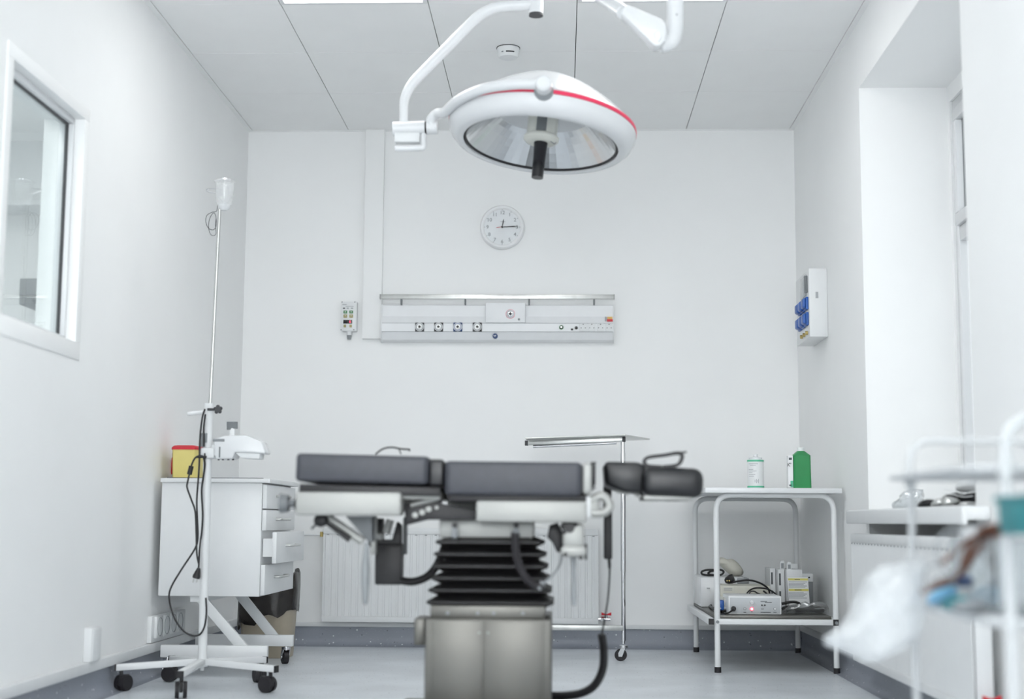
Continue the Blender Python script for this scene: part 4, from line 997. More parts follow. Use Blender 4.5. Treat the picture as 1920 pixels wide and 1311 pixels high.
pl = build(MB().lathe([(0, -.012), (.013, -.012), (.015, -.004), (.011, .012), (.006, .028), (0, .03)], Matrix.Translation(pc) @ Matrix.Rotation(.25, 4, 'Y'), 20), 'plug', 'black', cb)
for s_ in (-1, 1): build(MB().cyl(pc + V((-.004 + s_ * .007, 0, -.012)), pc + V((-.007 + s_ * .007, 0, -.027)), .0024, None, 8), 'pin', 'steel', pl)
cc_ = thing('power_cord', 'black cord with a thick ferrite sleeve beside the yellow container', 'cord', tuple(at(357, 1003, Y=IY)))
build(cord([(386, 858), (375, 855), (366, 859), (360, 870), (357, 882), (352, 903), (351, 915), (359, 938), (366, 960), (368, 1003), (369, 1038), (373, 1059)], -.042), 'cable', 'black', cc_)
build(MB().tube([at(359, 874, Y=IY - .042), at(355, 890, Y=IY - .042)], .0095, 14), 'ferrite_sleeve', 'black', cc_)
build(MB().tube([at(369, 857, Y=IY - .045), at(387, 857, Y=IY - .045)], .0045, 8).tube([at(384, 850, Y=IY - .045), at(384, 862, Y=IY - .045)], .003), 'strap', 'black', cc_)
tag(build(cord([(385, 777), (382, 802), (382, 820), (382, 837)], -.036), 'signal_lead', 'black', origin=tuple(at(382, 837, Y=IY))), 'short black lead dropping from the stand collar to the device', 'cord')

# ------------------------------------------------------------------ white two-shelf trolley table
TX0, TX1, TYn, TYr = .676, 1.184, 6.26, 7.24
TT = thing('trolley_table', 'white tubular two shelf table in the right corner', 'table', (TX0, TYn, 0))
ZTOP = .772
for Y_ in (TYn, TYr):
    x1_ = TX1 if Y_ == TYn else 1.18
    fr = build(MB().tube(fillet([(TX0, Y_, .02), (TX0, Y_, ZTOP - .012), (x1_, Y_, ZTOP - .012), (x1_, Y_, .02)], .07, 8), .0125, 14), 'end_frame', 'white', TT)
    for x_ in (TX0, x1_):
        build(MB().cyl((x_, Y_, 0), (x_, Y_, .024), .0145, None, 16), 'foot_cap', 'black_rubber', fr)
        if Y_ == TYn: build(MB().cyl((x_, Y_ - .014, .215), (x_, Y_ - .010, .215), .007, None, 12), 'bolt', 'grey', fr)
m = MB().bx((TX0 - .05, TYn - .055, ZTOP), (TX1 + .025, TYr + .06, ZTOP + .017), .003)
tp = build(m, 'table_top', 'white', TT)
build(MB().bx((TX0 - .052, TYn - .057, ZTOP - .004), (TX1 + .027, TYn - .050, ZTOP + .018), .001), 'edge_band', 'white_gloss', tp)
for x_ in (TX0 - .052, TX1 + .022): build(MB().bx((x_, TYn - .05, ZTOP - .004), (x_ + .005, TYr + .06, ZTOP + .018), .001), 'edge_band', 'white_gloss', tp)
for u in (1393, 1460, 1495): c = at(u, 929, Y=TYn + .1); build(MB().cyl((c.x, TYn + .1, ZTOP - .006), (c.x, TYn + .1, ZTOP), .008, None, 10), 'screw', 'midgrey', tp)
SHZ = .232
build(MB().bx((TX0 + .0, TYn - .012, SHZ - .028), (TX1, TYn + .012, SHZ - .004), .003), 'front_rail', 'white', TT)
build(MB().bx((TX0 + .0, TYr - .012, SHZ - .028), (1.18, TYr + .012, SHZ - .004), .003), 'back_rail', 'white', TT)
for x_ in (TX0 - .027, TX1 - .002):
    sr = build(MB().bx((x_ - .012, TYn - .01, SHZ - .03), (x_ + .012, TYr + .05, SHZ - .002), .003), 'side_rail', 'white', TT)
    build(MB().bx((x_ - .0115, TYn - .014, SHZ - .029), (x_ + .0115, TYn - .01, SHZ - .003)), 'end_plug', 'black', sr)
sh = build(MB().bx((TX0 - .012, TYn + .012, SHZ - .004), (TX1 - .016, TYr - .012, SHZ + .010), .002), 'shelf', 'steel_soft', TT)
SZ = SHZ + .0103; TPZ = ZTOP + .018

# canister and green bottle on top
c = at(1417, 905, Y=6.34); r0 = (at(1432, 890, Y=6.34) - at(1401.5, 890, Y=6.34)).x / 2; hc = (at(1417, 858, Y=6.34) - at(1417, 911, Y=6.34)).z
cx, cy = c.x, 6.34; Mc = Matrix.Translation((cx, cy, TPZ))
CN = thing('wipes_canister', 'white cylindrical canister with two mint green bands on the trolley table', 'canister', (cx, cy, TPZ))
build(MB().lathe([(0, 0), (r0 * .96, 0), (r0, .004), (r0, hc), (r0 * .97, hc + .004), (0, hc + .006)], Mc, 36), 'body', 'white', CN)
build(MB().lathe([(r0 - .001, .004), (r0 + .0012, .004), (r0 + .0012, .011), (r0 - .001, .011)], Mc, 36, False), 'band', 'mint', CN)
build(MB().lathe([(r0 - .001, hc - .007), (r0 + .0012, hc - .007), (r0 + .0012, hc + .001), (r0 - .001, hc + .001)], Mc, 36, False), 'band', 'mint', CN)
build(MB().lathe([(0, hc + .005), (r0 * .82, hc + .005), (r0 * .8, hc + .012), (r0 * .3, hc + .015), (r0 * .28, hc + .026), (0, hc + .027)], Mc, 36), 'lid', 'white_gloss', CN)
def curved(z_, a0, a1, th, nm):
    P_ = [V((cx + (r0 + .0006) * math.sin(math.radians(a)), cy - (r0 + .0006) * math.cos(math.radians(a)), TPZ + z_)) for a in [a0 + (a1 - a0) * k / 6 for k in range(7)]]
    m_ = MB()
    for i in range(6): m_.quad([P_[i] - V((0, 0, th)), P_[i + 1] - V((0, 0, th)), P_[i + 1] + V((0, 0, th)), P_[i] + V((0, 0, th))])
    build(m_, nm, 'print_grey', CN, kind=None)
for z_, a0, a1 in ((.108, -60, 10), (.101, -50, -5), (.083, -62, -25), (.076, -60, 0), (.069, -60, -30), (.06, -60, -10), (.053, -60, -20)): curved(z_, a0, a1, .0011, 'print_line')
for a0, th in ((-14, .006), (-4, .009), (4, .005), (10, .009)): curved(.032, a0, a0 + 4, th, 'print_mark')

bxc, byc = at(1502, 900, Y=6.33).x, 6.33; bw = (at(1517, 900, Y=6.29) - at(1484, 900, Y=6.29)).x
hb = (at(1500, 849, Y=6.33) - at(1500, 911, Y=6.33)).z
x0_, x1_ = bxc - bw / 2, bxc + bw / 2
GB = thing('disinfectant_bottle', 'green rectangular bottle with a white label on the trolley table', 'bottle', (bxc, byc, TPZ))
def rb(w_, d_, z_, tx=0): 
    k = .007
    return [V((bxc + tx + sx * (w_ / 2 - (0 if i % 2 else k)), byc + sy * (d_ / 2 - (k if i % 2 else 0)), TPZ + z_)) for i, (sx, sy) in enumerate(((-1, -1), (1, -1), (1, -1), (1, 1), (1, 1), (-1, 1), (-1, 1), (-1, -1)))]
def rb8(w_, d_, z_):
    k = .007; hx, hy = w_ / 2, d_ / 2
    return [V((bxc + a, byc + b, TPZ + z_)) for a, b in ((-hx + k, -hy), (hx - k, -hy), (hx, -hy + k), (hx, hy - k), (hx - k, hy), (-hx + k, hy), (-hx, hy - k), (-hx, -hy + k))]
body = build(MB().ring([rb8(bw, .085, 0), rb8(bw * 1.01, .087, .004), rb8(bw * .98, .085, hb * .55), rb8(bw * .97, .084, hb), rb8(bw * .45, .045, hb + .018), rb8(bw * .40, .04, hb + .02)]), 'body', 'green', GB, sharp=30)
build(MB().lathe([(0, hb + .02), (.016, hb + .02), (.016, hb + .036), (0, hb + .037)], Matrix.Translation((bxc, byc, TPZ)), 24), 'cap', 'white', GB)
lx = x0_ - .0015
lb = build(MB().prism([V((lx, byc - .035, TPZ + .004)), V((lx - .019, byc - .02, TPZ + .004)), V((lx - .019, byc + .03, TPZ + .004)), V((lx, byc + .036, TPZ + .004))], (0, 0, hb - .005)), 'label', 'paper', GB)
def lab(z0_, z1_, mt, nm, d0=0., d1=1.):
    a, b = V((lx - .0005, byc - .0353, 0)), V((lx - .0195, byc - .0203, 0)); p_, q_ = a.lerp(b, d0), a.lerp(b, d1)
    build(MB().quad([p_ + V((0, 0, TPZ + z0_)), q_ + V((0, 0, TPZ + z0_)), q_ + V((0, 0, TPZ + z1_)), p_ + V((0, 0, TPZ + z1_))]), nm, mt, lb)
lab(.006, .034, 'mint', 'label_field', 0, .55); lab(.01, .018, 'print_dark', 'label_print', .3, .8); lab(hb - .02, hb - .01, 'print_dark', 'label_print', .2, .8); lab(hb - .038, hb - .032, 'print_grey', 'label_print', .3, .8)
a, b = V((lx - .0005, byc - .0353, 0)), V((lx - .0195, byc - .0203, 0)); tdir = (a - b).normalized(); nd = V((-tdir.y, tdir.x, 0)) * -1
Mt = Matrix(((tdir.x, 0, nd.x, b.x), (tdir.y, 0, nd.y, b.y), (0, 1, 0, TPZ + hb * .71), (0, 0, 0, 1)))
build(MB().text('K', Mt @ Matrix.Translation((.004, 0, .0012)), .022), 'label_letter', 'black', lb)

# equipment on the lower shelf
def sq(px, py, Y): return at(px, py, Y=Y)
DY = 6.34
a, b = sq(1366, 1153, DY), sq(1465, 1119, DY); zz1 = SZ + (b.z - a.z)
DV = thing('control_unit', 'low grey fronted control unit with knobs on the lower shelf', 'control unit', (a.x, DY, SZ))
build(MB().bx((a.x, DY, SZ), (b.x, DY + .22, zz1), .004), 'case', 'white', DV)
fp = build(MB().bx((a.x + .007, DY - .002, SZ + .006), (b.x - .007, DY + .003, zz1 - .008), .001), 'front_panel', 'unit_front', DV)
def dk(px, py, r_, d_, mt, nm, parent=None):
    c = sq(px, py, DY - .002); return build(MB().lathe([(0, d_), (r_ * .85, d_), (r_, d_ - .0015), (r_, 0)], facing(c), 20), nm, mt, parent or DV)
dk(1409.5, 1129.5, .0085, .012, 'white_gloss', 'knob'); k = dk(1409.5, 1142, .0085, .003, 'glow_red', 'lamp_ring'); dk(1409.5, 1142, .0055, .008, 'glow_lamp', 'lamp_button', k)
k = dk(1396.5, 1141.5, .006, .002, 'grey', 'socket_ring'); dk(1396.5, 1141.5, .0045, .0025, 'panel_grey', 'socket_face', k)
k = dk(1453, 1142, .0065, .002, 'grey', 'dial_ring'); dk(1453, 1142, .0052, .0028, 'panel_grey', 'dial', k)
for u in (1428.5, 1434): dk(u, 1135, .0032, .004, 'black', 'toggle')
for u0, v0, u1 in ((1426, 1128, 1438), (1434, 1130, 1447), (1426, 1148.3, 1445), (1450, 1148.3, 1456), (1394, 1148.3, 1399), (1408, 1147.5, 1411), (1427, 1142, 1432)):
    p_, q_ = sq(u0, v0 + .5, DY), sq(u1, v0 - .5, DY); build(MB().bx((p_.x, DY - .0026, p_.z), (q_.x, DY - .001, q_.z)), 'print_line', 'print_dark', fp)
c = sq(1375, 1141.5, DY)
build(MB().lathe([(0, .016), (.008, .016), (.011, .008), (.011, 0)], facing(c), 18).tube(cat([c + V((0, -.014, -.002)), sq(1368, 1148, DY - .02), sq(1360, 1151, DY - .01), sq(1352, 1151, DY + .02)], 5), .0035), 'input_plug', 'black', DV)

a, b = sq(1309, 1133, 6.98), sq(1390, 1081, 6.98)
P1 = thing('power_unit', 'large white boxy unit at the back left of the lower shelf', 'device', (a.x, 6.98, SZ))
z_hi = b.z
build(MB().bx((a.x, 6.86, SZ), (b.x, 7.18, z_hi), .006), 'case', 'white_gloss', P1)
build(MB().bx((a.x + .03, 6.855, z_hi - .055), (a.x + .045, 6.862, z_hi - .05)), 'maker_mark', 'print_grey', P1)
build(MB().bx((b.x - .035, 6.85, z_hi - .03), (b.x + .02, 7.1, z_hi - .004), .003), 'side_flange', 'grey', P1)
a2, b2 = sq(1350, 1150, 6.66), sq(1442, 1098, 6.66)
P2 = thing('cream_box', 'flat cream coloured box behind the control unit', 'box', (a2.x, 6.66, SZ))
build(MB().bx((a2.x, 6.62, SZ), (b2.x, 6.82, b2.z), .005), 'box', 'cream', P2)
for u in (1376, 1399): c = sq(u, 1110, 6.62); build(MB().bx((c.x - .001, 6.6185, SZ + .02), (c.x + .001, 6.621, b2.z)), 'seam', 'offwhite', P2)
for v0 in (1103, 1106.5): c, d = sq(1357, v0 + .6, 6.62), sq(1373, v0 - .4, 6.62); build(MB().bx((c.x, 6.6185, c.z), (d.x, 6.621, d.z)), 'print_line', 'print_grey', P2)
# pale cushion and coiled lead on the power unit
out = [sq(*q, 7.0) for q in ((1343, 1048), (1352, 1043), (1362, 1047), (1372, 1046), (1382, 1052), (1391, 1063), (1394, 1072), (1388, 1078), (1372, 1077), (1360, 1068), (1350, 1058), (1344, 1056))]
dz = z_hi - min(v.z for v in out) + .001
cu = build(MB().pillow(cat([p + V((0, 0, dz)) for p in out], 3, True), (0, -1, .2), .09, 6), 'foot_pedal_cover', 'cream', origin=(out[6].x, 7.0, z_hi), sharp=180)
tag(cu, 'pale beige rubber cushion resting on the white power unit', 'cushion')
m = MB().tube(cat([sq(*q, 6.92) + V((0, .0, 0)) for q in ((1345, 1078), (1330, 1079), (1317, 1077), (1316, 1072), (1325, 1069), (1340, 1069), (1352, 1069), (1357, 1073), (1352, 1078), (1340, 1079), (1328, 1076), (1334, 1071), (1348, 1070))], 5), .005, 8)
tag(build(m, 'coiled_cable', 'black', origin=tuple(sq(1335, 1080, 6.92))), 'black cable coiled on top of the white power unit', 'cable')
# loose lead with plug on the cream box
LD = thing('power_lead', 'black lead with round plug arching over the control unit', 'lead', tuple(sq(1388, 1096, 6.66)))
pc = sq(1367, 1089, 6.64) + V((0, 0, .004))
pg = build(MB().lathe([(0, .024), (.02, .022), (.0215, .008), (.016, -.012), (.008, -.02), (0, -.02)], Matrix.Translation(pc) @ Matrix.Rotation(1.25, 4, 'Z') @ Matrix.Rotation(1.2, 4, 'X'), 22), 'plug', 'black', LD)
for q in ((1363, 1089), (1367, 1089)): c = sq(*q, 6.62); build(MB().cyl(c, c + V((0, -.012, 0)), .003, None, 8), 'pin', 'brass', pg)
build(MB().tube(cat([sq(*q, 6.60) for q in ((1374, 1092), (1385, 1090), (1400, 1088), (1415, 1090), (1430, 1096), (1440, 1104), (1443, 1113), (1440, 1118))], 6), .0042, 8), 'cable', 'black', LD)
build(MB().tube(cat([sq(*q, 6.56) for q in ((1398, 1116), (1406, 1107), (1416, 1103), (1430, 1103), (1442, 1106), (1452, 1112), (1457, 1117))], 5), .0034, 8), 'cable_bend', 'black', LD)
build(MB().tube(cat([sq(*q, 6.54) for q in ((1430, 1115), (1420, 1117), (1406, 1116), (1407, 1110), (1414, 1109), (1421, 1113), (1432, 1117))], 5), .0034, 8).tube(cat([sq(*q, 6.55) for q in ((1431, 1108), (1437, 1113), (1440, 1118))], 4), .004, 8), 'cable_loop', 'black', LD)
a, b = sq(1350, 1151, 6.42), sq(1357.5, 1126, 6.42)
PB = thing('blue_connector', 'blue plastic connector left of the control unit', 'connector', (a.x, 6.42, SZ))
build(MB().bx((a.x - .008, 6.42, SZ + .012), (b.x, 6.47, b.z), .004), 'shell', 'blue', PB)
build(MB().cyl((a.x, 6.445, SZ), (a.x, 6.445, SZ + .014), .012), 'gland', 'black', PB)
a, b = sq(1358, 1150, 6.44), sq(1364, 1122, 6.44)
tag(build(MB().bx((a.x, 6.44, SZ), (b.x - .001, 6.60, b.z), .002), 'slim_case', 'offwhite', origin=(a.x, 6.44, SZ)), 'slim off white case between blue connector and control unit', 'case')
m = MB().tube(cat([V((x, y, SZ + .007 + z)) for x, y, z in ((.70, 6.44, 0), (.69, 6.6, .006), (.70, 6.8, 0), (.73, 6.9, .004), (.745, 6.75, .002), (.72, 6.55, .004), (.735, 6.42, 0))], 6), .0062, 8)
tag(build(m, 'cable_bundle', 'black', origin=(.70, 6.6, SZ)), 'black cables lying on the left edge of the lower shelf', 'cable')
tag(build(MB().tube([V((.70, 6.42, SZ + .02)), V((.742, 6.44, SZ + .022))], .005, 10).tube([V((.742, 6.44, SZ + .022)), V((.752, 6.445, SZ + .012))], .009, 10), 'probe', 'white_dull', origin=(.70, 6.42, SZ)), 'thin white probe lying across the black cables', 'probe')
# cartons and leaflet at the right
def carton(u0, v0, u1, Y0, d_, name, lb_, mt='white', slots=True, cutter=None):
    a, b = sq(u0, 1140, Y0), sq(u1, v0, Y0)
    T_ = thing(name, lb_, 'carton', (a.x, Y0, SZ), 'white cartons on the lower shelf')
    build(MB().bx((a.x, Y0, SZ), (b.x, Y0 + d_, b.z), .002), 'box', mt, T_)
    if slots:
        for f0, f1 in ((.25, .45), (.6, .9)):
            h_ = b.z - SZ; build(MB().bx((a.x + .004, Y0 - .0012, SZ + h_ * f0), (a.x + .012, Y0 + .001, SZ + h_ * f1)), 'print_block', 'print_dark', T_)
    return T_, a, b
carton(1445, 1066, 1454, 6.80, .17, 'carton', 'narrow white carton, leftmost of the upright cartons')
T1_, a1_, b1_ = carton(1460, 1068, 1471, 6.74, .18, 'carton', 'narrow white carton between leftmost carton and yellow striped leaflet')
T_, a, b = carton(1476, 1068, 1504, 6.70, .16, 'carton', 'white carton with carry handle tabs behind the leaflet', slots=False)
for u, v0 in ((1467, 1052), (1480, 1054)):
    c = sq(u, 1062, 6.76 if u < 1470 else 6.71); zz = sq(u, v0, 6.7).z
    hn = build(MB().prism([V((c.x - .011, c.y, b.z - .004)), V((c.x + .011, c.y, b.z - .004)), V((c.x + .011, c.y, zz - .008)), V((c.x + .006, c.y, zz)), V((c.x - .006, c.y, zz)), V((c.x - .011, c.y, zz - .008))], (0, .012, 0), .002), 'handle_tab', 'white', T1_ if u < 1470 else T_)
    build(MB().prism([V((c.x - .006, c.y - .001, b.z + .002)), V((c.x + .006, c.y - .001, b.z + .002)), V((c.x + .006, c.y - .001, zz - .012)), V((c.x - .006, c.y - .001, zz - .012))], (0, .003, 0)), 'handle_slot', 'grey', hn)
carton(1484, 1057, 1496, 6.88, .1, 'carton', 'tall white carton flap behind the handled carton', slots=False)
LF = thing('instruction_leaflet', 'white leaflet with two yellow header bars leaning on the cartons', 'leaflet', tuple(sq(1478, 1140, 6.66)))
pts = [sq(*q, 6.66) for q in ((1476, 1083), (1515, 1083), (1519, 1135), (1480, 1135))]
dzz = SZ - pts[2].z; pts[2].z += dzz; pts[3].z = pts[2].z
build(MB().prism(pts, (0, .022, 0), .001), 'sheet', 'paper', LF)
for v0, v1, mt, u0, u1 in ((1085, 1088.5, 'label_yellow', 1478, 1515), (1104.5, 1108.5, 'label_yellow', 1479, 1516), (1086.3, 1087.3, 'print_dark', 1490, 1500), (1106, 1107, 'print_dark', 1490, 1503)) + tuple((v_, v_ + 1, 'print_grey', 1479, 1513 - (i % 3) * 3) for i, v_ in enumerate((1091, 1093.5, 1096, 1098.5, 1101, 1111, 1113.5, 1116, 1118.5, 1121))):
    p_, q_ = sq(u0, v1, 6.658), sq(u1, v0, 6.658); yy = .0006 if mt == 'label_yellow' else .0012 if mt == 'print_dark' else .0006
    build(MB().bx((p_.x, 6.66 - yy, p_.z), (q_.x, 6.661, q_.z)), 'print_line' if mt != 'label_yellow' else 'header_bar', mt, LF)
a, b = sq(1506, 1140, 6.84), sq(1524, 1076, 6.84)
GR = thing('grey_carton', 'dark grey carton with a white end flap at the right of the shelf', 'carton', (a.x, 6.84, SZ))
build(MB().bx((a.x, 6.84, SZ), (b.x, 6.98, sq(1510, 1090, 6.84).z), .002), 'box', 'grey', GR)
build(MB().bx((a.x - .01, 6.835, sq(1510, 1091, 6.84).z), (b.x, 6.97, b.z), .002), 'flap', 'white', GR)
c = sq(1517, 1083, 6.835); build(MB().cyl(c, c + V((0, -.003, 0)), .004, None, 12), 'hole', 'black', GR)
# bagged cable
out = [sq(*q, 6.42) for q in ((1468, 1152), (1476, 1142), (1490, 1137), (1508, 1134), (1524, 1136), (1540, 1132), (1552, 1138), (1556, 1148), (1545, 1152), (1510, 1153))]
dzz = SZ + .004 - min(p.z for p in out)
BG = thing('bagged_cable', 'black cable in a clear plastic bag on the lower shelf', 'cable', (out[2].x, 6.42, SZ))
build(MB().tube(cat([sq(*q, 6.44) + V((0, 0, dzz)) for q in ((1474, 1149), (1488, 1145), (1500, 1147), (1514, 1145), (1530, 1141), (1545, 1140), (1551, 1146), (1538, 1149), (1520, 1148), (1505, 1149), (1492, 1150))], 5), .0075, 8), 'cable', 'black', BG)
build(MB().tube(cat([sq(*q, 6.46) + V((0, 0, dzz)) for q in ((1466, 1136), (1480, 1133), (1492, 1133), (1500, 1137), (1490, 1141), (1474, 1142), (1466, 1146))], 5), .006, 8), 'cable_coil', 'black', BG)
build(MB().pillow(cat([p + V((0, 0, dzz)) for p in out], 3, True), (0, -1, .3), .09, 6, .008, 40), 'bag', 'film', BG, sharp=180)

# ------------------------------------------------------------------ instrument stand behind the operating table
mx, my = .292, 6.73
MS = thing('instrument_stand', 'chrome instrument stand with a flat tray behind the operating table', 'instrument stand', (mx, my, 0))
zr = at(1165, 1173, Y=my).z; ztr = at(1170, 826, Y=my).z
build(MB().cyl((mx, my, zr - .07), (mx, my, ztr - .008), .0105, None, 18), 'post', 'chrome', MS)
build(MB().cyl((mx, my, zr + .25), (mx, my, ztr - .06), .0125, None, 18), 'inner_post', 'chrome', MS)
build(MB().bx((-.30, my - .014, zr - .024), (mx, my + .014, zr + .0), .003), 'base_bar', 'steel', MS)
build(MB().bx((-.33, my - .25, zr - .024), (-.30, my + .25, zr), .003), 'cross_foot', 'steel', MS)
caster(MS, (mx, my, zr - .055), .028, .02, 1.4, wheelmat='black_rubber', forkmat='chrome')
for y_ in (my - .23, my + .23): caster(MS, (-.315, y_, zr - .024), .03, .02, .4, wheelmat='black_rubber', forkmat='chrome')
def mp(px, py, Y): return at(px, py, Y=Y)
a, b = mp(988, 831, my + .06), mp(1168, 824, my)
fr = build(MB().prism([a + V((0, -.011, -.011)), a + V((0, .011, -.011)), a + V((0, .011, .011)), a + V((0, -.011, .011))], b - a, .002), 'support_arm', 'steel', MS)
for p_ in (a, b): build(MB().box(p_ + V((-.002 if p_ is a else .004, 0, 0)), (.016, .024, .024), .002), 'end_plug', 'darkgrey', fr)
off = V((0, .38, .0))
p0, p1, p2, p3 = mp(985, 824, my - .02), mp(1172, 817.5, my - .07), mp(1217, 818, my + .30), mp(1010, 827, my + .38)
zt_ = max(p0.z, p1.z); 
for p_ in (p0, p1, p2, p3): p_.z = ztr + .016 - (p_.x - mx) * -.03
tr = build(MB().prism([p0, p1, p2, p3], (0, 0, .004), .001), 'tray', 'steel', MS)
for s0, s1 in ((p0, p1), (p1, p2), (p2, p3), (p3, p0)): build(MB().tube([s0 + V((0, 0, .004)), s1 + V((0, 0, .004))], .004, 8), 'tray_rim', 'steel', tr)
a2, b2 = mp(995, 833, my + .05), mp(1160, 831, my)
build(MB().tube([a + V((.03, .0, -.017)), b + V((-.03, .0, -.017))], .007, 10), 'under_rail', 'chrome', fr)

# ------------------------------------------------------------------ things on the window sill
def wl(px, py, Y): return at(px, py, Y=Y)
def fold(out, Y, th, mt, name, lb_, seed, wob=.004):
    P_ = [wl(*q, Y) for q in out]; dz_ = SILLZ + .002 - min(p.z for p in P_)
    return P_, dz_
FS = thing('folded_packages', 'black and silver striped foil packages piled on the window sill', 'packages', (1.27, 4.6, SILLZ))
for out, Y, mt, nm, th in ((((1722, 940), (1724, 929), (1740, 926), (1758, 930), (1770, 940)), 4.72, 'black_gloss', 'package', .1),
                          (((1764, 940), (1766, 922), (1785, 914), (1810, 916), (1840, 915), (1850, 940)), 4.62, 'black_gloss', 'package', .13),
                          (((1745, 938), (1752, 927), (1766, 924), (1780, 934), (1778, 940)), 4.60, 'steel', 'foil_fold', .07),
                          (((1764, 936), (1772, 922), (1799, 928), (1796, 936), (1778, 940)), 4.52, 'steel', 'foil_fold', .06),
                          (((1797, 941), (1800, 933), (1830, 934), (1842, 940)), 4.50, 'steel', 'foil_fold', .06)):
    P_ = [wl(*q, Y) for q in out]; dz_ = SILLZ + .001 - min(p.z for p in P_)
    build(MB().pillow(cat([p + V((0, 0, dz_)) for p in P_], 4, True), (-.15, -1, .1), th, 5, .0012, 30), nm, mt, FS, sharp=180)
for pts in (((1770, 917), (1790, 921), (1805, 927), (1822, 921), (1838, 917)), ((1768, 925), (1790, 928), (1806, 932), (1824, 930)), ((1726, 934), (1740, 934), (1754, 936))):
    P_ = [wl(*q, 4.535 if pts[0][0] > 1750 else 4.66) for q in pts]; build(MB().tube(cat(P_, 5), .0014, 6), 'stripe', 'white', FS)
out = [wl(*q, 4.56) for q in ((1793, 917), (1796, 904), (1815, 902), (1838, 903), (1842, 918), (1815, 921))]
build(MB().pillow(cat(out, 3, True), (0, -1, .2), .1, 5), 'top_bundle', 'white_dull', FS, sharp=180)
out = [wl(*q, 5.15) for q in ((1675, 942), (1678, 930), (1686, 922), (1696, 912), (1712, 908), (1726, 911), (1730, 924), (1726, 940), (1700, 943))]
dz_ = SILLZ + .001 - min(p.z for p in out)
CW = build(MB().pillow(cat([p + V((0, 0, dz_)) for p in out], 3, True), (0, -1, .2), .14, 7, .014, 30), 'plastic_wrap', 'film', origin=(out[0].x, 5.15, SILLZ), sharp=25)
tag(CW, 'crumpled clear plastic wrap on the window sill beside the foil packages', 'plastic wrap')

# ------------------------------------------------------------------ blurred cart in the right foreground
QN, QF = 2.30, 2.82
def kp(px, py, Y): return at(px, py, Y=Y)
fx, nx = kp(1710, 1000, QF).x, kp(1890, 1000, QN).x; rx = kp(1932, 1000, QF).x + .02; rnx = rx + .03
zt1, zs1 = .727, .49; zhh = kp(1780, 827, QF).z
Q = thing('utility_cart', 'blurred white tubular cart at the right edge of the foreground', 'cart', (fx, QF, 0))
build(MB().tube(fillet([(fx, QF, .08), (fx, QF, zhh), (rx, QF, zhh), (rx, QF, .08)], .045, 8), .0068, 14), 'end_frame', 'cart_white', Q)
zn = kp(1900, 783, QN).z
build(MB().tube(fillet([(nx, QN, .08), (nx, QN, zn), (rnx, QN, zn), (rnx, QN, .08)], .05, 8), .0085, 14), 'end_frame', 'cart_white', Q)
for x_, y_ in ((fx, QF), (rx, QF), (nx, QN), (rnx, QN)): caster(Q, (x_, y_, .085), .035, .022, .6)
lx0 = kp(1660, 886, QF).x
def tray(z_, x0_, x1_, y0_, y1_, lip, nm, rr_):
    m_ = MB(); rr = .05
    o_ = []
    for cx_, cy_, a0 in ((x0_ + rr, y0_ + rr, 180), (x1_ - rr, y0_ + rr, 270), (x1_ - rr, y1_ - rr, 0), (x0_ + rr, y1_ - rr, 90)):
        for k in range(6): an = math.radians(a0 + 18 * k); o_.append(V((cx_ + rr * math.cos(an), cy_ + rr * math.sin(an), z_)))
    b_ = build(m_.prism(o_, (0, 0, .003)), nm, 'cart_white', Q)
    build(MB().tube([p + V((0, 0, lip)) for p in o_], rr_, 10, True), 'tray_rim', 'cart_white', b_)
    return b_
tray(zt1 - .004, lx0 + .01, rnx + .03, QN + .01, QF + .04, .003, 'top_tray', .0045)
tray(zs1 - .008, kp(1722, 1120, QF).x, rnx + .03, QN - .0, QF + .04, .0, 'shelf', .009)
for x_, y_ in ((fx, QF), (nx, QN)):
    for z_ in (zt1, zs1): build(MB().cyl((x_, y_, z_ - .016), (x_, y_, z_ + .012), .0115, None, 14), 'clamp_ring', 'cart_white', Q)
SB = zs1
# bin with supplies
BN = thing('clear_bin', 'clear plastic bin on the cart shelf behind the near post', 'bin', (.80, 2.62, SB))
x0_, x1_ = kp(1826, 1060, 2.6).x, kp(1925, 1060, 2.6).x; zb1 = kp(1850, 1012, 2.5).z
m = MB().bx((x0_, 2.46, SB + .002), (x0_ + .003, 2.76, zb1)).bx((x1_, 2.46, SB + .002), (x1_ + .003, 2.76, zb1)).bx((x0_, 2.46, SB + .002), (x1_, 2.463, zb1)).bx((x0_, 2.757, SB + .002), (x1_, 2.76, zb1)).bx((x0_, 2.46, SB + .001), (x1_, 2.76, SB + .004))
build(m, 'walls', 'clear', BN)
o_ = [V((x0_, 2.46, zb1)), V((x1_, 2.46, zb1)), V((x1_, 2.76, zb1)), V((x0_, 2.76, zb1))]
build(MB().tube(o_, .004, 8, True), 'bin_rim', 'frosted', BN)
def lump(out, Y, th, mt, nm, lb_, ct, z0_=None, wob=.002, seed=0):
    P_ = [kp(*q, Y) for q in out]; dz_ = (z0_ - min(p.z for p in P_)) if z0_ is not None else 0
    o = build(MB().pillow(cat([p + V((0, 0, dz_)) for p in P_], 4, True), (-.1, -1, .25), th, 5, wob, 30, seed), nm, mt, origin=tuple(P_[0]), sharp=180)
    return tag(o, lb_, ct)
lump(((1738, 1108), (1748, 1092), (1775, 1080), (1795, 1088), (1790, 1104), (1765, 1112)), 2.66, .10, 'blue_light', 'blue_pack', 'pale blue pack under the brown cables on the cart', 'pack', SB + .004)
lump(((1762, 1114), (1775, 1106), (1800, 1102), (1815, 1108), (1812, 1120), (1780, 1120)), 2.5, .08, 'teal', 'teal_pouch', 'small teal pouch on the cart shelf beside the blue pack', 'pouch', SB + .004)
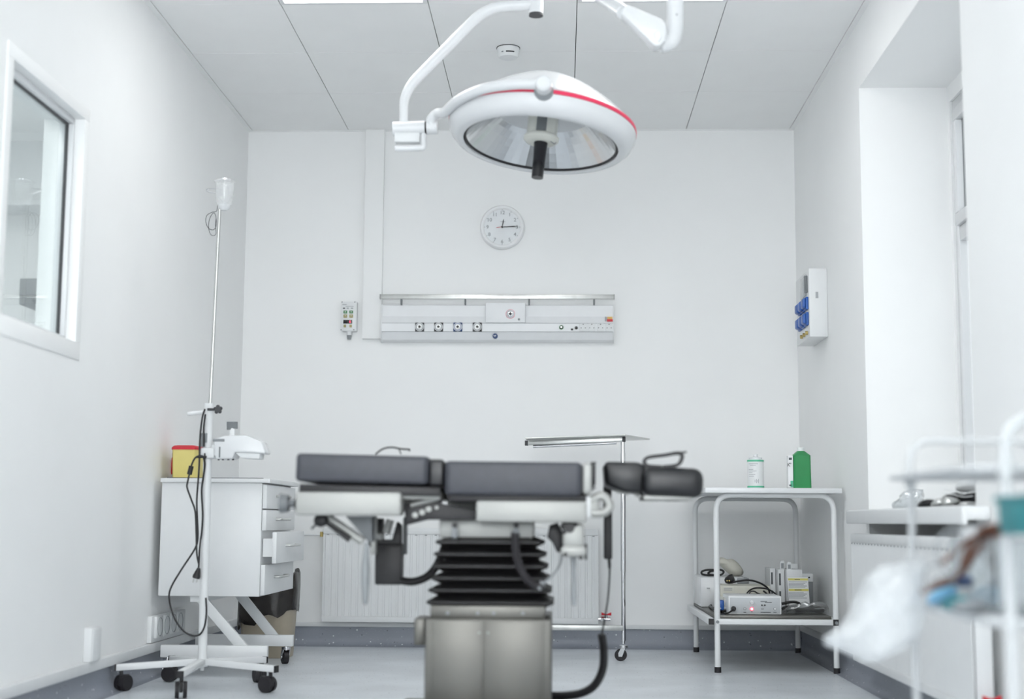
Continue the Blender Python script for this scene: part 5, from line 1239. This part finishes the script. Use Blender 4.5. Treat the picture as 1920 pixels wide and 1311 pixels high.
lump(((1794, 1097), (1797, 1085), (1820, 1085), (1823, 1097)), 2.56, .06, 'blue_dark', 'navy_case', 'small navy case on the teal pouch', 'case', None, .0005)
lump(((1786, 1118), (1792, 1106), (1830, 1108), (1856, 1116), (1850, 1122), (1810, 1122)), 2.42, .07, 'grey', 'grey_instrument', 'flat grey instrument at the front of the cart shelf', 'instrument', SB + .004)
lump(((1830, 1018), (1840, 1008), (1865, 1006), (1882, 1010), (1876, 1020), (1850, 1024)), 2.5, .10, 'copper', 'brown_cable_roll', 'brown cable roll lying on the clear bin', 'cable', zb1 + .003, .004)
tag(build(MB().bx(kp(1806, 1012, 2.58), kp(1836, 986, 2.58) + V((0, .03, 0)), .006), 'cable_connector', 'white', origin=tuple(kp(1820, 1012, 2.58))), 'white block connector where the brown cables join', 'connector')
CB = thing('cable_harness', 'bundle of brown and grey electrode cables hanging over the cart shelf', 'cables', tuple(kp(1730, 1115, 2.55)))
strands = [((1828, 1008), (1805, 1022), (1780, 1045), (1765, 1056), (1760, 1060)), ((1832, 1012), (1815, 1030), (1800, 1062), (1785, 1080), (1760, 1095), (1728, 1112)),
           ((1850, 1014), (1825, 1040), (1800, 1075), (1775, 1095), (1745, 1104), (1727, 1111)), ((1826, 1010), (1818, 1040), (1805, 1070), (1792, 1088), (1760, 1100), (1734, 1108)),
           ((1842, 1012), (1822, 1050), (1798, 1080), (1770, 1090), (1742, 1106))]
for i, s_ in enumerate(strands): build(MB().tube(cat([kp(*q, 2.52 + .012 * i) for q in s_], 6), .0044, 8), 'strand', 'copper', CB)
for s_ in (((1806, 996), (1785, 994), (1764, 1006), (1756, 1030), (1760, 1055), (1775, 1072), (1790, 1085)), ((1760, 1058), (1742, 1062), (1734, 1078), (1734, 1100), (1736, 1112)), ((1812, 1000), (1790, 990), (1772, 1000)), ((1794, 1022), (1792, 1045), (1798, 1062), (1786, 1080), (1760, 1085), (1742, 1098))):
    build(MB().tube(cat([kp(*q, 2.5) for q in s_], 6), .0026, 8), 'grey_strand', 'grey', CB)
# teal tray hung at the near end
TQ = thing('teal_tray', 'teal plastic tray hung on the near end of the cart', 'tray', tuple(kp(1885, 1005, 2.24)))
a, b = kp(1887, 1003, 2.22), kp(1886, 936, 2.22)
m = MB().prism([V((a.x, 2.10, a.z)), V((a.x + .26, 2.10, a.z)), V((a.x + .265, 2.10, b.z)), V((b.x - .004, 2.10, b.z))], (0, .16, 0), .008)
build(m, 'body', 'teal', TQ)
build(MB().tube([V((b.x - .004, 2.10, b.z)), V((a.x + .265, 2.10, b.z)), V((a.x + .265, 2.26, b.z)), V((b.x - .004, 2.26, b.z))], .005, 8, True), 'rim', 'teal', TQ)
# clear bag hanging from the cart
out = [kp(*q, 2.78) for q in ((1732, 1046), (1690, 1056), (1645, 1066), (1622, 1085), (1606, 1130), (1592, 1168), (1552, 1198), (1556, 1212), (1592, 1224), (1620, 1244), (1660, 1240), (1700, 1214), (1722, 1180), (1730, 1120))]
o = build(MB().pillow(cat(out, 5, True), (.1, -1, .05), .16, 10, .014, 16, 3), 'plastic_bag', 'poly_bag', origin=tuple(out[0]), sharp=180)
tag(o, 'milky clear plastic bag hanging off the left side of the cart', 'plastic bag')
